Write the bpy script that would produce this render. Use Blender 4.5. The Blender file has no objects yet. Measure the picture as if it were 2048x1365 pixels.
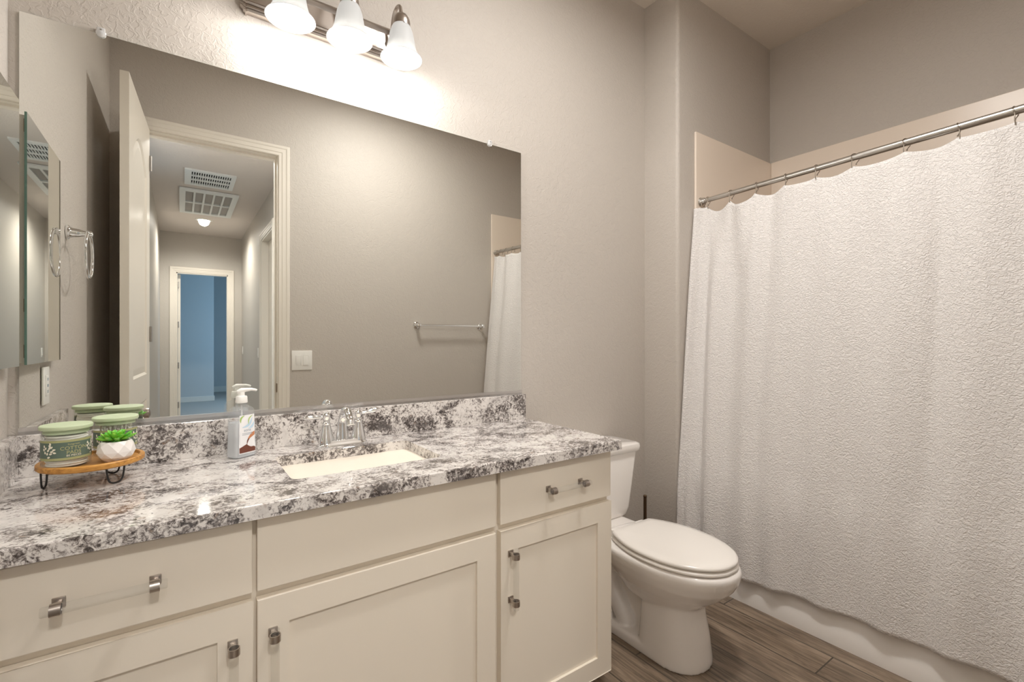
import bpy, bmesh, math, random
from mathutils import Vector, Matrix
random.seed(7)
PI = math.pi
C = bpy.context.scene.collection
sc = bpy.context.scene

# ------------------------------------------------------------------ camera, world, exposure
CAM_X, CAM_Y, CAM_Z = 0.0, -1.695, 1.217
cam_d = bpy.data.cameras.new('camera')
cam_d.sensor_width = 36.0
cam_d.lens = 940.7 / 2048 * 36
cam_d.shift_y = -0.00098
cam_d.clip_start = 0.01
cam = bpy.data.objects.new('camera', cam_d)
cam.location = (CAM_X, CAM_Y, CAM_Z)
cam.rotation_euler = (PI/2, 0, -math.radians(35.16))
C.objects.link(cam)
sc.camera = cam

w = bpy.data.worlds.new('world'); sc.world = w
w.use_nodes = True
w.node_tree.nodes['Background'].inputs[0].default_value = (0.35, 0.5, 0.8, 1)
w.node_tree.nodes['Background'].inputs[1].default_value = 0.3

vs = sc.view_settings
vs.view_transform = 'Standard'; vs.look = 'None'; vs.gamma = 1.0
vs.use_curve_mapping = False
vs.exposure = 0.66
cy = sc.cycles
cy.max_bounces = 16; cy.diffuse_bounces = 8; cy.glossy_bounces = 10
cy.transmission_bounces = 12; cy.transparent_max_bounces = 12
cy.sample_clamp_indirect = 6.0
cy.blur_glossy = 0.3; cy.caustics_reflective = True; cy.caustics_refractive = False
cy.use_denoising = True

BULB_W = 2.6        # each vanity bulb
HALL_W = 22.0
ENTRY_FILL_W = 21.0      # unseen fill light added in the hall outside the bathroom door         
SIDE_FILL_W = 30.0        # daylight added from an unseen side room off the hall
DAY_W = 38.0         # daylight in the far room
CEIL_FILL_W = 17.0        # fill light added on the bathroom ceiling, out of view

# ------------------------------------------------------------------ main dimensions (metres)
ZC = 3.040           # ceiling
ZK = 0.8693          # countertop
XW = 2.087           # wing wall face
XR = 3.027           # right wall behind the tub
YA = -0.2116         # alcove end wall
WY = -1.7966         # wall opposite the mirror
XLa, XLb = -0.3533, -0.3286   # left wall at the mirror, at the door wall
XK, YK = 1.2553, -0.5763      # countertop right end, front edge
YF = -0.5463                  # cabinet door faces
TUBX = 2.127
ZPAN = 2.320
HX0, HX1, HY1, HZ = -0.243, 0.776, -6.72, 2.787   # hallway
HY0 = WY - 0.125
ZDOOR = 2.4476
JX0, JX1 = -0.185, 0.530

# ------------------------------------------------------------------ materials
def mat(name, col=(0.8, 0.8, 0.8), rough=0.5, metal=0.0, **kw):
    m = bpy.data.materials.new(name); m.use_nodes = True
    b = m.node_tree.nodes['Principled BSDF']
    b.inputs['Base Color'].default_value = (*col, 1)
    b.inputs['Roughness'].default_value = rough
    b.inputs['Metallic'].default_value = metal
    for k, v in kw.items():
        b.inputs[k.replace('_', ' ')].default_value = v
    return m

class NT:
    def __init__(s, m):
        s.t = m.node_tree; s.b = s.t.nodes['Principled BSDF']
    def n(s, kind, **kw):
        x = s.t.nodes.new(kind)
        for k, v in kw.items():
            if k in x.inputs: x.inputs[k].default_value = v
            else: setattr(x, k, v)
        return x
    def l(s, a, b): s.t.links.new(a, b)
    def coord(s, scale=(1, 1, 1), rot=(0, 0, 0)):
        tc = s.n('ShaderNodeTexCoord'); mp = s.n('ShaderNodeMapping')
        mp.inputs['Scale'].default_value = scale; mp.inputs['Rotation'].default_value = rot
        s.l(tc.outputs['Object'], mp.inputs['Vector']); return mp.outputs['Vector']
    def noise(s, vec, scale, detail=2, rough=0.5, dist=0.0):
        x = s.n('ShaderNodeTexNoise'); s.l(vec, x.inputs['Vector'])
        x.inputs['Scale'].default_value = scale; x.inputs['Detail'].default_value = detail
        x.inputs['Roughness'].default_value = rough; x.inputs['Distortion'].default_value = dist
        return x.outputs['Fac']
    def ramp(s, fac, stops, interp='LINEAR'):
        x = s.n('ShaderNodeValToRGB'); s.l(fac, x.inputs['Fac'])
        cr = x.color_ramp; cr.interpolation = interp
        while len(cr.elements) < len(stops): cr.elements.new(0.5)
        for e, (p, c) in zip(cr.elements, stops):
            e.position = p; e.color = (*c, 1) if len(c) == 3 else c
        return x.outputs['Color']
    def math(s, op, a, b=None):
        x = s.n('ShaderNodeMath', operation=op)
        for i, v in enumerate((a, b)):
            if v is None: continue
            if isinstance(v, (int, float)): x.inputs[i].default_value = v
            else: s.l(v, x.inputs[i])
        return x.outputs[0]
    def mix(s, fac, a, b):
        x = s.n('ShaderNodeMix', data_type='RGBA')
        for i, v in ((0, fac), (6, a), (7, b)):
            if isinstance(v, (int, float)): x.inputs[i].default_value = v
            elif isinstance(v, tuple): x.inputs[i].default_value = (*v, 1)
            else: s.l(v, x.inputs[i])
        return x.outputs[2]
    def bump(s, h, strength=0.3, dist=0.002):
        x = s.n('ShaderNodeBump'); s.l(h, x.inputs['Height'])
        x.inputs['Strength'].default_value = strength; x.inputs['Distance'].default_value = dist
        s.l(x.outputs['Normal'], s.b.inputs['Normal'])

def wall_paint(name, col, rough=0.55, strength=0.35):
    m = mat(name, col, rough); t = NT(m)
    v = t.coord()
    a = t.noise(v, 48, 3, 0.5, 0.6)
    r = t.ramp(a, [(0.44, (0, 0, 0)), (0.52, (1, 1, 1)), (0.60, (0.55, 0.55, 0.55))])
    t.bump(r, strength, 0.0022)
    return m

M = {}
M['wall'] = wall_paint('greige wall paint', (0.525, 0.483, 0.438))
M['hallwall'] = wall_paint('hall wall paint', (0.50, 0.47, 0.43), 0.42, 0.2)
M['ceiling'] = wall_paint('ceiling paint', (0.740, 0.680, 0.610), 0.8, 0.25)
M['hallceil'] = wall_paint('hall ceiling paint', (0.62, 0.57, 0.53), 0.8, 0.2)
M['trim'] = mat('cream trim paint', (0.76, 0.715, 0.645), 0.35)
M['door'] = mat('cream door paint', (0.78, 0.73, 0.65), 0.3)
M['cab'] = mat('cream cabinet paint', (0.80, 0.735, 0.635), 0.42)
M['cabgap'] = mat('cabinet frame paint', (0.55, 0.48, 0.38), 0.5)
M['porcelain'] = mat('white porcelain', (0.86, 0.83, 0.80), 0.12, **{'Coat_Weight': 0.4})
M['sink'] = mat('white sink porcelain', (0.70, 0.70, 0.705), 0.15)
M['seat'] = mat('white seat plastic', (0.88, 0.85, 0.81), 0.2)
M['tub'] = mat('white acrylic', (0.84, 0.81, 0.78), 0.18)
M['surround'] = mat('biscuit acrylic panel', (0.84, 0.74, 0.64), 0.3)
M['chrome'] = mat('chrome', (0.86, 0.87, 0.88), 0.05, 1.0)
M['nickel'] = mat('brushed nickel', (0.46, 0.41, 0.37), 0.32, 1.0)
M['rod'] = mat('brushed steel', (0.62, 0.60, 0.57), 0.28, 1.0)
M['ring'] = mat('curtain ring bronze nickel', (0.38, 0.34, 0.29), 0.3, 1.0)
M['mirror'] = mat('mirror silver', (0.84, 0.848, 0.818), 0.0, 1.0)
M['mirroredge'] = mat('mirror glass edge', (0.18, 0.30, 0.26), 0.15)
M['cabmirror'] = mat('cabinet mirror silver', (0.82, 0.84, 0.82), 0.0, 1.0)
M['alu'] = mat('aluminium channel', (0.75, 0.74, 0.74), 0.22, 1.0)
M['clip'] = mat('clear plastic clip', (0.92, 0.92, 0.92), 0.1, Transmission_Weight=0.4)
def clear(name, tint, ior, haze=0.0, hazecol=(0.9, 0.9, 0.9)):
    """thin clear material: see-through with a fresnel reflection and an optional milky share"""
    m = mat(name); t = NT(m)
    tr = t.n('ShaderNodeBsdfTransparent'); tr.inputs[0].default_value = (*tint, 1)
    gl = t.n('ShaderNodeBsdfGlossy'); gl.inputs['Roughness'].default_value = 0.03
    fr = t.n('ShaderNodeFresnel'); fr.inputs['IOR'].default_value = ior
    df = t.n('ShaderNodeBsdfDiffuse'); df.inputs[0].default_value = (*hazecol, 1)
    m0 = t.n('ShaderNodeMixShader'); m0.inputs[0].default_value = haze
    t.l(tr.outputs[0], m0.inputs[1]); t.l(df.outputs[0], m0.inputs[2])
    m1 = t.n('ShaderNodeMixShader'); geo = t.n('ShaderNodeNewGeometry'); t.l(t.math('MULTIPLY', fr.outputs[0], t.math('SUBTRACT', 1.0, geo.outputs['Backfacing'])), m1.inputs[0]); t.l(m0.outputs[0], m1.inputs[1]); t.l(gl.outputs[0], m1.inputs[2])
    t.l(m1.outputs[0], t.t.nodes['Material Output'].inputs[0]); return m
M['acrylic'] = clear('clear acrylic', (0.95, 0.95, 0.94), 1.45, 0.04)
M['plastic'] = mat('white plastic', (0.84, 0.83, 0.80), 0.35)
M['black'] = mat('black wire', (0.02, 0.02, 0.02), 0.4)
M['dark'] = mat('recess shade black', (0.02, 0.02, 0.02), 0.8)  # near-black colour for the shade inside the register duct
M['bronze'] = mat('bronze hardware', (0.20, 0.14, 0.09), 0.4, 1.0)
M['hinge'] = mat('hinge nickel', (0.42, 0.40, 0.38), 0.4, 1.0)
M['grille'] = mat('grey white register paint', (0.70, 0.73, 0.73), 0.5)
M['filter'] = mat('grey filter cloth', (0.36, 0.345, 0.33), 0.9)
M['bluewall'] = mat('far room paint', (0.55, 0.56, 0.55), 0.6)
M['carpet'] = mat('far room carpet', (0.45, 0.42, 0.38), 0.95)
M['lid'] = mat('sage green lid', (0.50, 0.58, 0.38), 0.5)
M['labelgreen'] = mat('dark sage label', (0.105, 0.150, 0.115), 0.5)
M['labelband'] = mat('olive label border', (0.36, 0.36, 0.17), 0.5)
M['gold'] = mat('gold print', (0.46, 0.44, 0.20), 0.5)
M['cream'] = mat('cream print', (0.80, 0.76, 0.62), 0.6)
M['cotton'] = mat('white cotton', (0.88, 0.85, 0.80), 0.95)
M['pot'] = mat('white faceted ceramic', (0.85, 0.81, 0.78), 0.35)
M['soil'] = mat('potting soil', (0.05, 0.035, 0.02), 0.9)
M['glass'] = clear('clear jar glass', (0.97, 0.98, 0.97), 1.35, 0.02)
M['bottle'] = clear('clear bottle plastic', (0.97, 0.98, 0.99), 1.4, 0.10)
M['soap'] = clear('clear soap', (0.93, 0.95, 0.97), 1.15, 0.45, (0.90, 0.91, 0.92))
M['pump'] = mat('white pump plastic', (0.88, 0.87, 0.84), 0.3)
M['labelwhite'] = mat('white label', (0.86, 0.86, 0.88), 0.35)
M['labelblue'] = mat('pale blue print', (0.55, 0.72, 0.86), 0.4)
M['leafprint'] = mat('leaf green print', (0.38, 0.55, 0.16), 0.4)
M['coco'] = mat('coconut brown print', (0.16, 0.045, 0.025), 0.45)
M['cocolight'] = mat('coconut orange print', (0.55, 0.22, 0.10), 0.45)
M['greyprint'] = mat('grey blue print', (0.35, 0.40, 0.46), 0.5)

def leaf_mat():
    m = mat('succulent leaf', (0.10, 0.42, 0.03), 0.35, Subsurface_Weight=0.1); t = NT(m)
    t.l(t.ramp(t.noise(t.coord(), 60, 2), [(0.35, (0.06, 0.40, 0.03)), (0.7, (0.28, 0.66, 0.07))]), t.b.inputs['Base Color'])
    return m
M['leaf'] = leaf_mat()

def emit(name, col, s):
    m = bpy.data.materials.new(name); m.use_nodes = True
    nt = m.node_tree; nt.nodes.remove(nt.nodes['Principled BSDF'])
    e = nt.nodes.new('ShaderNodeEmission'); e.inputs[0].default_value = (*col, 1); e.inputs[1].default_value = s
    nt.links.new(e.outputs[0], nt.nodes['Material Output'].inputs[0]); return m
M['bulb'] = emit('lit bulb', (1.0, 0.97, 0.92), 3.0)
M['downlight'] = emit('lit downlight', (1.0, 0.97, 0.90), 8.0)
M['dome'] = emit('fill light dome', (1.0, 0.96, 0.91), 5.5)  # glow of the added bathroom ceiling light

def shade_mat():
    m = mat('frosted glass shade', (0.55, 0.55, 0.54), 0.35); t = NT(m)
    tr = t.n('ShaderNodeBsdfTranslucent'); tr.inputs[0].default_value = (0.25, 0.25, 0.245, 1)
    mx = t.n('ShaderNodeMixShader'); mx.inputs[0].default_value = 0.5
    t.l(t.b.outputs[0], mx.inputs[1]); t.l(tr.outputs[0], mx.inputs[2])
    t.b.inputs['Emission Color'].default_value = (1, 0.98, 0.95, 1)
    t.b.inputs['Emission Strength'].default_value = 0.42
    t.l(mx.outputs[0], t.t.nodes['Material Output'].inputs[0]); return m
M['shade'] = shade_mat()

def granite():
    m = mat('granite', (0.7, 0.68, 0.65), 0.09, Coat_Weight=0.3); t = NT(m)
    v = t.coord((1, 1.25, 1), (0.35, 0.2, 0.5))
    patch = t.noise(v, 10, 3, 0.55, 0.8)
    spk = t.noise(v, 85, 6, 0.72, 1.0)
    fine = t.noise(v, 150, 4, 0.7, 0.5)
    s = t.math('ADD', t.math('ADD', t.math('MULTIPLY', spk, 0.62), t.math('MULTIPLY', fine, 0.24)), t.math('MULTIPLY', patch, 0.46))
    base = t.ramp(s, [(0.0, (0.82, 0.79, 0.76)), (0.634, (0.74, 0.705, 0.675)), (0.678, (0.42, 0.385, 0.365)),
                      (0.713, (0.20, 0.175, 0.165)), (0.756, (0.060, 0.050, 0.047)), (1.0, (0.03, 0.026, 0.025))])
    brown = t.ramp(t.noise(v, 34, 4, 0.6, 0.7), [(0.63, (0, 0, 0)), (0.70, (1, 1, 1))])
    cl = t.mix(t.math('MULTIPLY', brown, 0.55), base, (0.30, 0.195, 0.13))
    grey = t.ramp(t.noise(v, 17, 4, 0.6, 0.4), [(0.50, (0, 0, 0)), (0.68, (1, 1, 1))])
    cl = t.mix(t.math('MULTIPLY', grey, 0.38), cl, (0.37, 0.345, 0.335))
    t.l(cl, t.b.inputs['Base Color'])
    return m
M['granite'] = granite()

def planks():
    m = mat('wood look plank tile', (0.3, 0.24, 0.18), 0.38); t = NT(m)
    v = t.coord((1, 1, 1), (0, 0, PI/2))
    mp = t.n('ShaderNodeMapping'); mp.inputs['Location'].default_value = (0.27, 0.085, 0); t.l(v, mp.inputs['Vector'])
    br = t.n('ShaderNodeTexBrick'); t.l(mp.outputs[0], br.inputs['Vector'])
    br.offset = 0.37; br.inputs['Scale'].default_value = 1.0
    br.inputs['Brick Width'].default_value = 1.2; br.inputs['Row Height'].default_value = 0.152
    br.inputs['Mortar Size'].default_value = 0.0028; br.inputs['Mortar Smooth'].default_value = 0.1; br.inputs['Bias'].default_value = 0
    br.inputs['Color1'].default_value = (0.2, 0.2, 0.2, 1); br.inputs['Color2'].default_value = (0.8, 0.8, 0.8, 1)
    br.inputs['Mortar'].default_value = (0.0, 0.0, 0.0, 1)
    g = t.coord((16, 1.1, 1))
    gr = t.noise(g, 3.2, 8, 0.68, 1.4)
    col = t.ramp(gr, [(0.30, (0.085, 0.062, 0.044)), (0.44, (0.205, 0.158, 0.116)), (0.58, (0.310, 0.243, 0.182)), (0.75, (0.42, 0.335, 0.255))])
    tone = t.ramp(br.outputs['Color'], [(0.2, (0.80, 0.78, 0.76)), (0.8, (1.12, 1.08, 1.04))])
    mu = t.n('ShaderNodeMix', data_type='RGBA', blend_type='MULTIPLY'); mu.inputs[0].default_value = 1
    t.l(col, mu.inputs[6]); t.l(tone, mu.inputs[7])
    blot = t.ramp(t.noise(t.coord((3, 1, 1)), 3.5, 4, 0.6, 0.5), [(0.35, (0.62, 0.60, 0.58)), (0.6, (1, 1, 1))])
    mb = t.n('ShaderNodeMix', data_type='RGBA', blend_type='MULTIPLY'); mb.inputs[0].default_value = 0.8
    t.l(mu.outputs[2], mb.inputs[6]); t.l(blot, mb.inputs[7])
    fin = t.mix(br.outputs['Fac'], mb.outputs[2], (0.085, 0.066, 0.050))
    t.l(fin, t.b.inputs['Base Color'])
    t.bump(t.math('SUBTRACT', t.math('MULTIPLY', gr, 0.25), br.outputs['Fac']), 0.35, 0.0015)
    return m
M['floor'] = planks()

def wood():
    m = mat('honey acacia wood', (0.45, 0.22, 0.06), 0.4); t = NT(m)
    g = t.noise(t.coord((1, 9, 9)), 14, 5, 0.6, 1.0)
    t.l(t.ramp(g, [(0.3, (0.32, 0.135, 0.025)), (0.55, (0.55, 0.265, 0.055)), (0.8, (0.68, 0.37, 0.10))]), t.b.inputs['Base Color'])
    return m
M['wood'] = wood()

def curtain_mat():
    m = mat('white crinkled cotton', (0.80, 0.775, 0.76), 0.85, Sheen_Weight=0.15); t = NT(m)
    v = t.coord((1, 1, 1.25))
    a = t.noise(v, 100, 2, 0.45, 1.1)
    r = t.ramp(a, [(0.36, (0, 0, 0)), (0.62, (1, 1, 1))])
    t.bump(r, 0.68, 0.0034)
    return m
M['curtain'] = curtain_mat()

# ------------------------------------------------------------------ mesh helpers
class MB:
    def __init__(s): s.bm = bmesh.new(); s.mi = 0
    def _tag(s, faces):
        for f in faces: f.material_index = s.mi
    def box(s, x0, x1, y0, y1, z0, z1, bev=0.0, seg=2):
        m = Matrix.Translation(((x0+x1)/2, (y0+y1)/2, (z0+z1)/2)) @ Matrix.Diagonal((abs(x1-x0), abs(y1-y0), abs(z1-z0), 1))
        r = bmesh.ops.create_cube(s.bm, size=1.0, matrix=m)
        fs = {f for v in r['verts'] for f in v.link_faces}
        s._tag(fs)
        if bev > 0:
            es = list({e for v in r['verts'] for e in v.link_edges})
            rr = bmesh.ops.bevel(s.bm, geom=es, offset=bev, segments=seg, affect='EDGES', profile=0.5)
            s._tag(rr['faces'])
        return s
    def loft(s, rings, cap0=True, cap1=True, closed=True):
        vr = [[s.bm.verts.new(p) for p in r] for r in rings]
        n = len(rings[0]); out = []
        for a, b in zip(vr, vr[1:]):
            for i in range(n if closed else n-1):
                j = (i+1) % n
                out.append(s.bm.faces.new((a[i], a[j], b[j], b[i])))
        if cap0: out.append(s.bm.faces.new(list(reversed(vr[0]))))
        if cap1: out.append(s.bm.faces.new(vr[-1]))
        s._tag(out); return s
    def lathe(s, prof, c=(0, 0, 0), axis=(0, 0, 1), seg=32, cap0=False, cap1=False):
        ax = Vector(axis).normalized(); q = ax.to_track_quat('Z', 'Y'); c = Vector(c)
        rings = [[c + q @ Vector((r*math.cos(2*PI*i/seg), r*math.sin(2*PI*i/seg), h)) for i in range(seg)] for r, h in prof]
        return s.loft(rings, cap0, cap1)
    def cyl(s, a, b, r, seg=20, r2=None):
        a, b = Vector(a), Vector(b)
        return s.lathe([(r, 0), (r if r2 is None else r2, (b-a).length)], a, b-a, seg, True, True)
    def tube(s, pts, r, seg=10, cap=True, closed=False):
        pts = [Vector(p) for p in pts]; n = len(pts)
        rad = r if isinstance(r, (list, tuple)) else [r]*n
        rings = []; up = None
        for i, p in enumerate(pts):
            if closed: d = pts[(i+1) % n] - pts[i-1]
            else: d = pts[min(i+1, n-1)] - pts[max(i-1, 0)]
            d.normalize()
            if up is None:
                up = Vector((0, 0, 1)) if abs(d.z) < 0.9 else Vector((1, 0, 0))
            side = d.cross(up).normalized(); up = side.cross(d).normalized()
            rings.append([p + (side*math.cos(2*PI*k/seg) + up*math.sin(2*PI*k/seg))*rad[i] for k in range(seg)])
        if closed: rings.append(rings[0]); 
        s.loft(rings, cap and not closed, cap and not closed)
        if closed: bmesh.ops.remove_doubles(s.bm, verts=s.bm.verts[:], dist=1e-6)
        return s
    def sphere(s, c, r, seg=20, scale=(1, 1, 1)):
        m = Matrix.Translation(c) @ Matrix.Diagonal((*scale, 1))
        rr = bmesh.ops.create_uvsphere(s.bm, u_segments=seg, v_segments=seg//2, radius=r, matrix=m)
        s._tag({f for v in rr['verts'] for f in v.link_faces}); return s
    def poly(s, pts):
        f = s.bm.faces.new([s.bm.verts.new(p) for p in pts]); s._tag([f]); return s
    def plate(s, outer, holes, z0, z1):
        """flat plate with holes, outlines as xy lists; caller may rotate"""
        loops = [outer] + holes; top = []
        def fill(z, flip):
            vs_ = []; es = []
            for lp in loops:
                v = [s.bm.verts.new((x, y, z)) for x, y in lp]; vs_.append(v)
                es += [s.bm.edges.new((v[i], v[(i+1) % len(v)])) for i in range(len(v))]
            r = bmesh.ops.triangle_fill(s.bm, edges=es, use_beauty=True)
            s._tag([g for g in r['geom'] if isinstance(g, bmesh.types.BMFace)])
            return vs_
        a = fill(z0, True); b = fill(z1, False)
        for u, v in zip(a, b):
            for i in range(len(u)):
                j = (i+1) % len(u)
                s._tag([s.bm.faces.new((u[i], u[j], v[j], v[i]))])
        return s
    def xform(s, m):
        bmesh.ops.transform(s.bm, matrix=m, verts=s.bm.verts[:]); return s
    def build(s, name, m, parent=None, smooth=None, local=False):
        me = bpy.data.meshes.new(name)
        bmesh.ops.recalc_face_normals(s.bm, faces=s.bm.faces[:])
        if parent is not None and not local:
            bmesh.ops.translate(s.bm, verts=s.bm.verts[:], vec=-ORG[parent.name])
        s.bm.to_mesh(me); s.bm.free()
        for x in (m if isinstance(m, list) else [m]): me.materials.append(x)
        o = bpy.data.objects.new(name, me); C.objects.link(o)
        if smooth is not None:
            for p in me.polygons: p.use_smooth = True
            if smooth < 3.1: me.set_sharp_from_angle(angle=smooth)
        if parent is not None:
            o.parent = parent; ORG[o.name] = ORG[parent.name]
        else:
            ORG[o.name] = Vector((0, 0, 0))
        return o
ORG = {}
SM = math.radians(35)

def thing(name, label, cat, loc=(0, 0, 0), group=None, rz=0.0):
    o = bpy.data.objects.new(name, None); C.objects.link(o)
    o.empty_display_size = 0.05
    o.location = loc; o.rotation_euler.z = rz
    o['label'] = label; o['category'] = cat
    if group: o['group'] = group
    ORG[o.name] = Vector(loc)
    return o
def tag(o, label, cat, group=None, kind=None):
    o['label'] = label; o['category'] = cat
    if group: o['group'] = group
    if kind: o['kind'] = kind
    return o
def recenter(o, loc):
    """move a one-mesh thing's origin to loc without moving its shape"""
    loc = Vector(loc); o.data.transform(Matrix.Translation(-loc)); o.location = loc; ORG[o.name] = loc
    return o
def struct(o):
    o['kind'] = 'structure'; return o
def copy_tree(src, loc=None, parent=None):
    o = src.copy(); C.objects.link(o)
    if parent is not None: o.parent = parent
    if loc is not None: o.location = loc
    for ch in list(src.children): copy_tree(ch, None, o)
    return o

def rrect(x0, x1, y0, y1, r, n=6):
    pts = []
    for cx, cy_, a0 in ((x1-r, y1-r, 0), (x0+r, y1-r, PI/2), (x0+r, y0+r, PI), (x1-r, y0+r, 1.5*PI)):
        for k in range(n+1):
            a = a0 + PI/2*k/n; pts.append((cx+r*math.cos(a), cy_+r*math.sin(a)))
    return pts
def superell(cx, cy_, ax, ay, n, k=40):
    out = []
    for i in range(k):
        a = 2*PI*i/k; c, s_ = math.cos(a), math.sin(a)
        out.append((cx+ax*math.copysign(abs(c)**(2/n), c), cy_+ay*math.copysign(abs(s_)**(2/n), s_)))
    return out
def catmull(pts, n=8):
    P = [Vector(p) for p in pts]; P = [2*P[0]-P[1]] + P + [2*P[-1]-P[-2]]; out = []
    for i in range(1, len(P)-2):
        for k in range(n):
            t = k/n; a, b, c, d = P[i-1:i+3]
            out.append(0.5*((2*b)+(c-a)*t+(2*a-5*b+4*c-d)*t*t+(3*b-a-3*c+d)*t**3))
    out.append(P[-2]); return out
def smooth01(t): t = max(0, min(1, t)); return t*t*(3-2*t)

# ------------------------------------------------------------------ room shell
T = 0.12
struct(MB().box(-0.6, XR+0.2, WY-0.06, 0.2, -0.1, 0.0).build('floor', M['floor']))
struct(MB().box(-0.6, XR+0.2, WY-T, 0.2, ZC, ZC+0.1).build('ceiling', M['ceiling']))
struct(MB().box(-0.6, XW, 0.0, T, 0.0, ZC).build('wall_back', M['wall']))
# left wall, a touch out of square
b = MB(); b.loft([[(XLa-0.0015, 0.0, z), (XLb, WY, z), (XLb-T, WY, z), (XLa-T, 0.0, z)] for z in (0.0, ZC)])
struct(b.build('wall_left', M['wall']))
# wing wall: rounded (bullnose) outer corner
R = 0.02
def wing_ring(z):
    p = [(XW, 0.12, z)]
    for k in range(7):
        a = PI + (PI/2)*k/6
        p.append((XW+R+R*math.cos(a), YA+R+R*math.sin(a), z))
    p += [(XR+T, YA, z), (XR+T, 0.12, z)]
    return p
struct(MB().loft([wing_ring(0.0), wing_ring(ZC)]).build('wall_alcove', M['wall'], smooth=math.radians(30)))
struct(MB().box(XR, XR+T, WY-T, YA, 0.0, ZC).build('wall_right', M['wall']))
# wall opposite the mirror with the door opening (one mesh)
b = MB()
b.box(-0.6, JX0-0.018, WY-T, WY, 0, ZC); b.box(JX1+0.018, XR+T, WY-T, WY, 0, ZC)
b.box(JX0-0.018, JX1+0.018, WY-T, WY, ZDOOR+0.018, ZC)
struct(b.build('wall_front', M['wall']))
# door lining, stop and casing on the bathroom side
def casing(b, x0, x1, zt, y, wd, sgn=1, t=0.016):
    """colonial casing around an opening x0..x1, top zt, standing off plane y towards sgn*y"""
    prof = [(0.0, 0.006), (0.004, 0.0095), (0.020, 0.0095), (0.024, 0.0125), (0.045, 0.0125), (0.052, t), (wd-0.006, t), (wd, t*0.55), (wd, 0.0)]
    prof = [(0.0, 0.0)] + prof
    path = [(x0, 0.0, -1, 0), (x0, zt, -1, 1), (x1, zt, 1, 1), (x1, 0.0, 1, 0)]
    rings = [[(px+dx*u, y+sgn*h, pz+dz*u) for u, h in prof] for px, pz, dx, dz in path]
    b.loft(rings, True, True)
b = MB()
b.box(JX0-0.018, JX0, WY-T-0.001, WY, 0, ZDOOR+0.018); b.box(JX1, JX1+0.018, WY-T-0.001, WY, 0, ZDOOR+0.018)
b.box(JX0, JX1, WY-T-0.001, WY, ZDOOR, ZDOOR+0.018)
b.box(JX0, JX0+0.011, WY-0.080, WY-0.042, 0, ZDOOR); b.box(JX1-0.011, JX1, WY-0.080, WY-0.042, 0, ZDOOR)
b.box(JX0+0.011, JX1-0.011, WY-0.080, WY-0.042, ZDOOR-0.011, ZDOOR)
t1 = struct(b.build('trim_1', M['trim']))
sp = MB().box(JX1-0.0015, JX1+0.001, WY-0.036, WY-0.010, 0.865, 0.925, 0.004).build('strike_plate', M['bronze'], t1)
b = MB(); casing(b, JX0-0.004, JX1+0.004, ZDOOR+0.004, WY, 0.070); struct(b.build('trim_2', M['trim']))
b = MB(); casing(b, JX0-0.004, JX1+0.004, ZDOOR+0.004, WY-T, 0.070, -1); struct(b.build('trim_3', M['trim']))

# the open bathroom door: arch-top two-panel slab, swung against the left
def panel_door(name, L, H, arch=True):
    """local frame: hinge edge at x=0, slab runs +x, thickness 0..-0.034 in y, face at y=0 shows panels"""
    TH = 0.034
    def outline(x0, x1, z0, z1, rise, n=14):
        p = [(x0, z0), (x1, z0), (x1, z1)]
        if rise > 0:
            for k in range(1, n):
                u = k/n; p.append((x1+(x0-x1)*u, z1 + rise*math.sin(PI*u)))
        p.append((x0, z1)); return p
    return TH, outline
D_L, D_H = 0.706, 2.440
root = thing('door_1', 'cream two-panel door standing open beside the left wall, seen in the mirror', 'door', (JX0+0.002, WY+0.004, 0.006))
root['kind'] = 'structure'
# door axes: hinge at origin, runs along +y (into the room), leaning slightly to -x; thickness in +x
def dpt(s_, th, z):
    lean = -0.062
    d = Vector((math.sin(lean), math.cos(lean), 0)); n = Vector((d.y, -d.x, 0))
    return d*s_ + n*th + Vector((0, 0, z))
def door_panel_outline(x0, x1, z0, z1, rise, inset=0.0):
    x0 += inset; x1 -= inset; z0 += inset; z1 -= inset
    p = [(x0, z0), (x1, z0), (x1, z1)]
    if rise > 0:
        for k in range(1, 16):
            u = k/16; p.append((x1+(x0-x1)*u, z1 + rise*math.sin(PI*u)))
    p.append((x0, z1)); return p
b = MB()
P1 = (0.115, D_L-0.115, 1.02, 2.13, 0.12); P2 = (0.115, D_L-0.115, 0.22, 0.88, 0.0)
b.plate([(0, 0), (D_L, 0), (D_L, D_H), (0, D_H)], [door_panel_outline(*P1), door_panel_outline(*P2)], 0.0, 0.034)
for P in (P1, P2):
    for z_a, z_b, z_c in ((0.034, 0.026, 0.029), (0.0, 0.008, 0.005)):
        r0 = door_panel_outline(*P); r1 = door_panel_outline(*P, inset=0.012); r2 = door_panel_outline(*P, inset=0.045)
        b.loft([[(x, y, z_a) for x, y in r0], [(x, y, z_b) for x, y in r1], [(x, y, z_c) for x, y in r2]], False, True)
for v in b.bm.verts:
    v.co = dpt(v.co.x, v.co.z, v.co.y)
slab = b.build('door_slab', M['door'], root, local=True)
b = MB()
p0 = dpt(D_L-0.065, 0.034, 0.862); n_ = dpt(0, 1, 0) - dpt(0, 0, 0)
b.lathe([(0.032, 0), (0.032, 0.004), (0.026, 0.010), (0.011, 0.014), (0.011, 0.034), (0.022, 0.040), (0.027, 0.052), (0.024, 0.066), (0.012, 0.072), (0.0005, 0.073)], p0, n_, 24, True, True)
b.build('door_knob', M['nickel'], root, SM, local=True)
for hz in (0.25, 1.2, 2.2):
    MB().cyl(dpt(0.0, 0.040, hz), dpt(0.0, 0.040, hz+0.09), 0.006, 10).build('door_hinge', M['hinge'], root, SM, local=True)

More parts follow.
